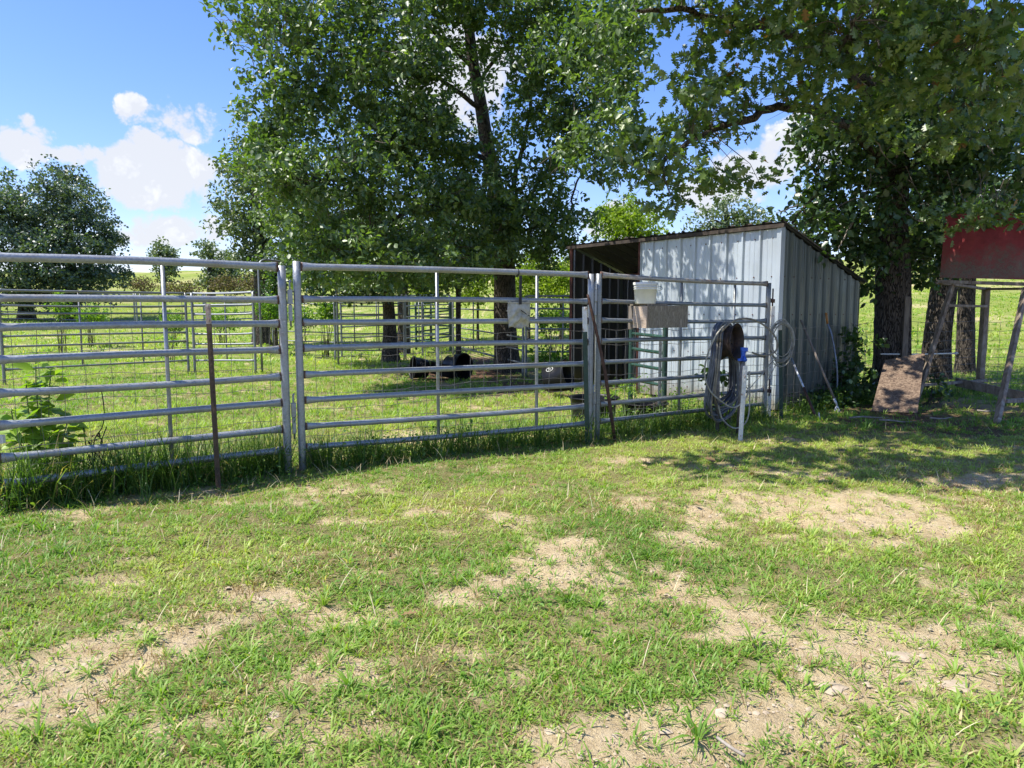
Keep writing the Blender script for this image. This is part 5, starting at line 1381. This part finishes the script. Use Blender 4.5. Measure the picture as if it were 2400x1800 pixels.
simple_tree('oak_tree', 'dark leaning trunk behind the strand board and the left leg of the stand', 2190, 885, 14.6, [(2200,780,14.6),(2218,660,14.6),(2235,520,14.6),(2250,380,14.5),(2260,200,14.4)], [.27,.25,.24,.22,.2,.14],
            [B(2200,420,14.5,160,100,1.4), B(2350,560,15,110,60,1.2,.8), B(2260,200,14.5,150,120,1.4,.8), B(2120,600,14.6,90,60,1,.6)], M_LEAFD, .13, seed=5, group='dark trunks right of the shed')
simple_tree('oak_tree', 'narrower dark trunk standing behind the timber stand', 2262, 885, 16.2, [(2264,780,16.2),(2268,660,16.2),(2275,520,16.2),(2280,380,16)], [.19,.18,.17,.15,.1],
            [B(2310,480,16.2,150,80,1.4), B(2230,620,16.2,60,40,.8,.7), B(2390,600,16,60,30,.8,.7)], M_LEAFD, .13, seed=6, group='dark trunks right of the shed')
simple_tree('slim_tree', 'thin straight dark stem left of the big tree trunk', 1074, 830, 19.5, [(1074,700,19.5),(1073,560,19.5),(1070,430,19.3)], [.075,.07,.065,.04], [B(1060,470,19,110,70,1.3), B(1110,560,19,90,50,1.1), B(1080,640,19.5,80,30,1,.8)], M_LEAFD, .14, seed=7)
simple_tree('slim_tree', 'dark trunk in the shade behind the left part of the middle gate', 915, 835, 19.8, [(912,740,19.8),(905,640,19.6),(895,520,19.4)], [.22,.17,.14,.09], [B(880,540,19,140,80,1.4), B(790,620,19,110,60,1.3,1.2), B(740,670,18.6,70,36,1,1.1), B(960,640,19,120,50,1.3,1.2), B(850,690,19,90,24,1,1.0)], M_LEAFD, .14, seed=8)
simple_tree('slim_tree', 'low dark tree trunk close behind the arch in the back pens', 945, 825, 23, [(945,760,23),(944,680,23),(942,600,23)], [.2,.17,.15,.1], [B(950,600,23,130,60,1.4,.8)], M_LEAFD, .16, seed=18)
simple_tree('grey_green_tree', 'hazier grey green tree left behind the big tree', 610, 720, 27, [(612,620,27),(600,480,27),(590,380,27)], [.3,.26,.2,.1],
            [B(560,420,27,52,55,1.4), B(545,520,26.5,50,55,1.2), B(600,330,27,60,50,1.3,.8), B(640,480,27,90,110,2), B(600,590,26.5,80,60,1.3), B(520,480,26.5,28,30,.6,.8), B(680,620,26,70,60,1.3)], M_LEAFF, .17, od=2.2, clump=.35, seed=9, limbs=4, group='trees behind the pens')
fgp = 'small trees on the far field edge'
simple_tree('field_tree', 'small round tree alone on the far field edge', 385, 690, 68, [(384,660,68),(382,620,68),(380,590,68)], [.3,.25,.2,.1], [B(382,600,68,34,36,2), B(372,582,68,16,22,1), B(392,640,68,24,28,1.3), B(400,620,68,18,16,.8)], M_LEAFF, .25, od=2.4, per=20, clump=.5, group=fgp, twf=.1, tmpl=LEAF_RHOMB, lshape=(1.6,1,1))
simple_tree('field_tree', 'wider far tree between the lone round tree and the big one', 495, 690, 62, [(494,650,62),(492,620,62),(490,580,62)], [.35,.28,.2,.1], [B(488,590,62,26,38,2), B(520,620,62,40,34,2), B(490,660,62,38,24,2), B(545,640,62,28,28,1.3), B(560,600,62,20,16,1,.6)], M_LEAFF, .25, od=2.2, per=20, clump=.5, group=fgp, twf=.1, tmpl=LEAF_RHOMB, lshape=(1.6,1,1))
lg = 'dark trees at the left edge'
simple_tree('broad_tree', 'dark spreading tree at the very left edge', 60, 735, 44, [(60,690,44),(55,600,44),(50,500,44)], [.45,.38,.3,.2], [B(40,500,43,90,76,3), B(-40,500,43,120,110,3), B(70,600,42,110,80,3), B(0,660,42,100,40,2.5,.9), B(110,440,44,40,40,1.4,.7)], M_LEAFL, .19, od=2.3, per=18, clump=.42, group=lg, twf=.1, tmpl=LEAF_RHOMB, lshape=(1.5,1,1))
simple_tree('broad_tree', 'dark tree with a wispy leader standing above its crown, left', 168, 740, 46, [(168,690,46),(165,600,46),(158,480,46),(155,400,46)], [.45,.38,.3,.2,.1],
            [B(150,470,46,70,70,2.5), B(155,400,46,34,32,1,.38), B(180,415,46,22,22,.7,.4), B(200,500,45,60,60,2.2), B(230,570,45,60,50,2.2), B(260,560,45,34,34,1.2,.8), B(220,640,45,75,50,2.5), B(140,570,44,90,80,2.5), B(275,640,45,26,30,1.2,.7), B(130,660,44,120,35,2.4), B(60,700,43,110,22,2,1.0), B(210,695,44,60,20,1.6,1.0)], M_LEAFL, .19, od=2.3, per=18, clump=.42, group=lg, twf=.15, tmpl=LEAF_RHOMB, lshape=(1.5,1,1))
bg = 'trees behind the shed'
simple_tree('bright_tree', 'bright yellow green tree rising behind the left end of the shed', 1470, 740, 30, [(1470,650,30),(1475,560,30),(1470,500,30)], [.2,.17,.13,.08], [B(1470,520,30,80,56,2,1.2), B(1420,510,30,38,40,1.1,1.1), B(1505,555,30,64,50,1.8), B(1540,580,30,30,36,1), B(1440,610,30,60,50,1.5)], M_LEAFB, .17, od=2.5, clump=.32, group=bg, twf=.1)
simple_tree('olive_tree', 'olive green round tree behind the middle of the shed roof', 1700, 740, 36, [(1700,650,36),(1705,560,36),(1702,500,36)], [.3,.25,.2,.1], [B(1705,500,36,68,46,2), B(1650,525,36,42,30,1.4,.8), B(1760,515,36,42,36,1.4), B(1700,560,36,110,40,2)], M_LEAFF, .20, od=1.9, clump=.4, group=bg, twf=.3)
# sunlit young growth behind the big tree
ug = 'sunlit saplings beyond the big tree'
for (u, Y, ru, lab) in ((1010, 27, 60, 'sunlit sapling left of the thin dark stem'), (1120, 26, 50, 'sunlit sapling between the thin stem and the big trunk'), (1240, 25, 60, 'sunlit sapling just right of the big trunk'), (1315, 24, 50, 'sunlit sapling at the left end of the shed')):
    simple_tree('sapling', lab, u, 770, Y, [(u,700,Y),(u+4,640,Y)], [.05,.04,.03], [B(u,650,Y,ru*1.2,46,1.2,2.0), B(u+20,610,Y,ru*.8,30,1.1,.7), B(u-15,695,Y,ru,24,1,1.1)], M_LEAFB, .13, od=1.7, clump=.3, group=ug, twf=.15)
simple_tree('cedar_shrub', 'dense dark green conical shrub beside the arch post', 645, 745, 24, [(645,700,24),(645,650,24)], [.06,.05,.02], [B(645,680,24,30,44,.5), B(650,640,24,20,28,.4), B(640,720,24,32,24,.5)], M_LEAFD, .10, od=3.2, clump=.16, twf=0)

# ------------------------------------------------------------------ brush, shrubs and weeds
def brush(name, label, blobs, m, size, od=1.6, clump=.3, cat='shrub', group=None, tmpl=LEAF_RHOMB, lshape=(1.4,1,1), per=12, stem=True, kind=None, sm=M_TWIG):
    c = blobs[0][0]; gz = terr(c[0], c[1])
    th = thing(name, (c[0], c[1], gz), label, cat, group)
    C, _ = foliage(th, blobs, tmpl, size, m, od=od, clump_r=clump, lshape=lshape, per=per, name='foliage', droop=0)
    if stem:
        q = MB()
        for k in range(min(14, len(C))):
            t = Vector(C[random.randrange(len(C))]); b = Vector((c[0]+random.uniform(-.12,.12), c[1]+random.uniform(-.12,.12), gz-.03))
            q.tube([b, b.lerp(t, .5)+Vector((0,0,.1*(t-b).length)), t], [size*.09, size*.07, size*.03], 4)
        q.build('stems', sm, th)
    return th
bgp = 'brown brush along the far field edge'
for i, (u, v, Y, ru, rv, lab) in enumerate(((330,668,60,40,18,'brown brush clump left of the lone round tree'), (430,678,60,50,16,'low brown brush right of the lone round tree'), (540,672,58,60,24,'brown brush under the wider far tree'), (600,660,56,40,26,'brown and green brush left of the tall arch'))):
    brush('brush', lab, [B(u,v,Y,ru,rv,1.5)], M_BRUSH, .18, od=2.4, clump=.4, group=bgp)
wgp = 'leafy weeds growing in the back pens'
for (u, v, Y, ru, rv, lab) in ((140,715,22,26,32,'leafy weed clump in the back pen near the left edge'), (402,752,27,32,26,'leafy weed right of the stay of the left gate'), (520,748,27,42,26,'leafy weed clump behind the short panel'),
        (630,722,22,42,38,'tall leafy weed clump right of the tall arch post'), (705,745,21,36,30,'leafy weed clump just behind the middle gate'), (760,720,21.5,34,40,'leafy weed clump by the posts of the shaded panel'), (397,795,19,12,10,'small weed alone in the grass behind the stay'),
        (650,660,24,22,30,'upper leafy weed beside the cedar shrub'), (210,735,24,50,22,'low leafy weeds under the dark trees'), (1295,745,18.5,60,32,'green shrub growth between the big trunk and the shed'), (1280,835,15.0,60,22,'bright weeds at the foot of the panel by the shed')):
    brush('weed_clump', lab, [B(u,v,Y,ru,rv,ru*Y/F*.8), B(u+ru*.4,v+rv*.5,Y,ru*.7,rv*.5,ru*Y/F*.6)], M_WEED, .10, od=2.2, clump=.14, cat='weed', group=wgp, tmpl=LEAF_SIMPLE, lshape=(1,1,1))
brush('shrub', 'broad leafy shrub growing against the right end of the shed', [B(1985,880,11.1,40,70,.35), B(2010,810,11.0,38,45,.3,.55), B(1960,925,10.7,60,36,.3), B(2030,900,11.2,30,50,.35,.6), B(1925,950,10.5,50,20,.3,.6), B(1990,760,11.1,26,24,.2,.35)], M_LEAFD, .085, od=2.0, clump=.13, tmpl=LEAF_SIMPLE, lshape=(1.6,1,1))
brush('shrub', 'dark leafy weed behind the hose coil', [B(1700,885,8.9,26,26,.2,.8), B(1655,880,9.1,20,22,.15,.45)], M_LEAFD, .10, od=1.8, clump=.1, tmpl=LEAF_SIMPLE, lshape=(1.7,1,1))
brush('shrub', 'low green plant at the foot of the stand leg', [B(2185,925,11.0,40,22,.3,.7), B(2190,890,11.2,30,16,.25,.5)], M_LEAFD, .08, od=1.6, clump=.12, tmpl=LEAF_SIMPLE, lshape=(1.3,1,1))
brush('weed_clump', 'ferny green weed with a dry tip behind the joint of the gates', [B(1475,905,9.5,40,30,.25,.7), B(1450,930,9.3,40,22,.25,.6), B(1600,935,9.2,60,26,.3,.6), B(1690,950,9.1,40,24,.3,.6)], M_WEED, .05, od=1.4, clump=.12, cat='weed', tmpl=LEAF_SIMPLE, lshape=(.8,1,1))

def tall_weed():
    b = onterr(gnd(100, 1215)); b = Vector((at(98,1100,5.0).x, 5.0, 0))
    th = thing('tall_weed', b, 'tall sunlit weed with large pointed leaves behind the left gate', 'weed')
    b.y = 5.45; b.x = at(98,1100,5.45).x
    q = MB(); P = []; rn = np.random.default_rng(3)
    for k, (dx, h) in enumerate(((0,1.10),(-.08,.92),(.10,1.0),(.20,.62),(-.2,.70))):
        pts = [b+Vector((dx*.3,0,-.02)), b+Vector((dx*.6,.02,h*.4)), b+Vector((dx*.9,.0,h*.75)), b+Vector((dx*1.1,.02,h))]
        q.tube(smooth(pts,2), [.0045]*(3*4+1), 5)
        for i in range(15):
            t = .25+.75*i/14; p = pts[0].lerp(pts[3], t); P.append((p, t, i)); P.append((p+Vector((.02,.03,-.02)), t, i+.6)); P.append((p+Vector((-.02,.02,-.04)), t, i+1.7))
    q.build('stems', M_STEM, th)
    n = len(P); pos = np.array([tuple(p[0]) for p in P]); a = np.array([p[2]*2.4 for p in P])+rn.normal(0,.3,n)
    Yd = norm(np.stack([np.cos(a), np.sin(a)*.8, rn.normal(-.05,.3,n)], 1)); Zd = norm(np.stack([rn.normal(0,.25,n), rn.normal(-.2,.25,n), np.ones(n)], 1)); Xd = norm(np.cross(Yd, Zd)); Zd = np.cross(Xd, Yd)
    instmesh('leaves', *LEAF_SIMPLE, pos, Xd, Yd, Zd, np.stack([np.full(n,.19), rn.uniform(.08,.18,n), np.full(n,.2)], 1), M_WEED, th, rnd=rn.uniform(.6,.98,n))
    # dead vine
    b2 = Vector((at(228,1120,5.5).x, 5.5, 0)); th2 = thing('dead_vine', b2, 'blackened dead weed stalk tangled in the wire of the left gate', 'dead weed')
    q = MB()
    for uv in (((230,1130),(218,1080),(222,1030),(240,1000),(244,960),(236,905)), ((232,1100),(245,1050),(236,1040),(250,1000)), ((226,1120),(205,1060),(195,1000)), ((222,1060),(236,1075),(246,1095)), ((215,1110),(222,1060),(210,1040)), ((240,1090),(232,1060),(240,1035),(228,1020))):
        q.tube(smooth([at(u, v, 5.5) for u, v in uv], 3), .0045, 4)
    q.build('stems', M_MARK, th2)
    m = 60; pos = np.array([tuple(at(rn.uniform(208,248), rn.uniform(1020,1110), 5.5)) for _ in range(m)]); Yd = norm(rn.normal(0,1,(m,3))); Zd = norm(rn.normal(0,1,(m,3))); Xd = norm(np.cross(Yd,Zd)); Zd = np.cross(Xd,Yd)
    instmesh('withered_leaves', *LEAF_SIMPLE, pos, Xd, Yd, Zd, rn.uniform(.015,.04,m), M_MARK, th2)
tall_weed()
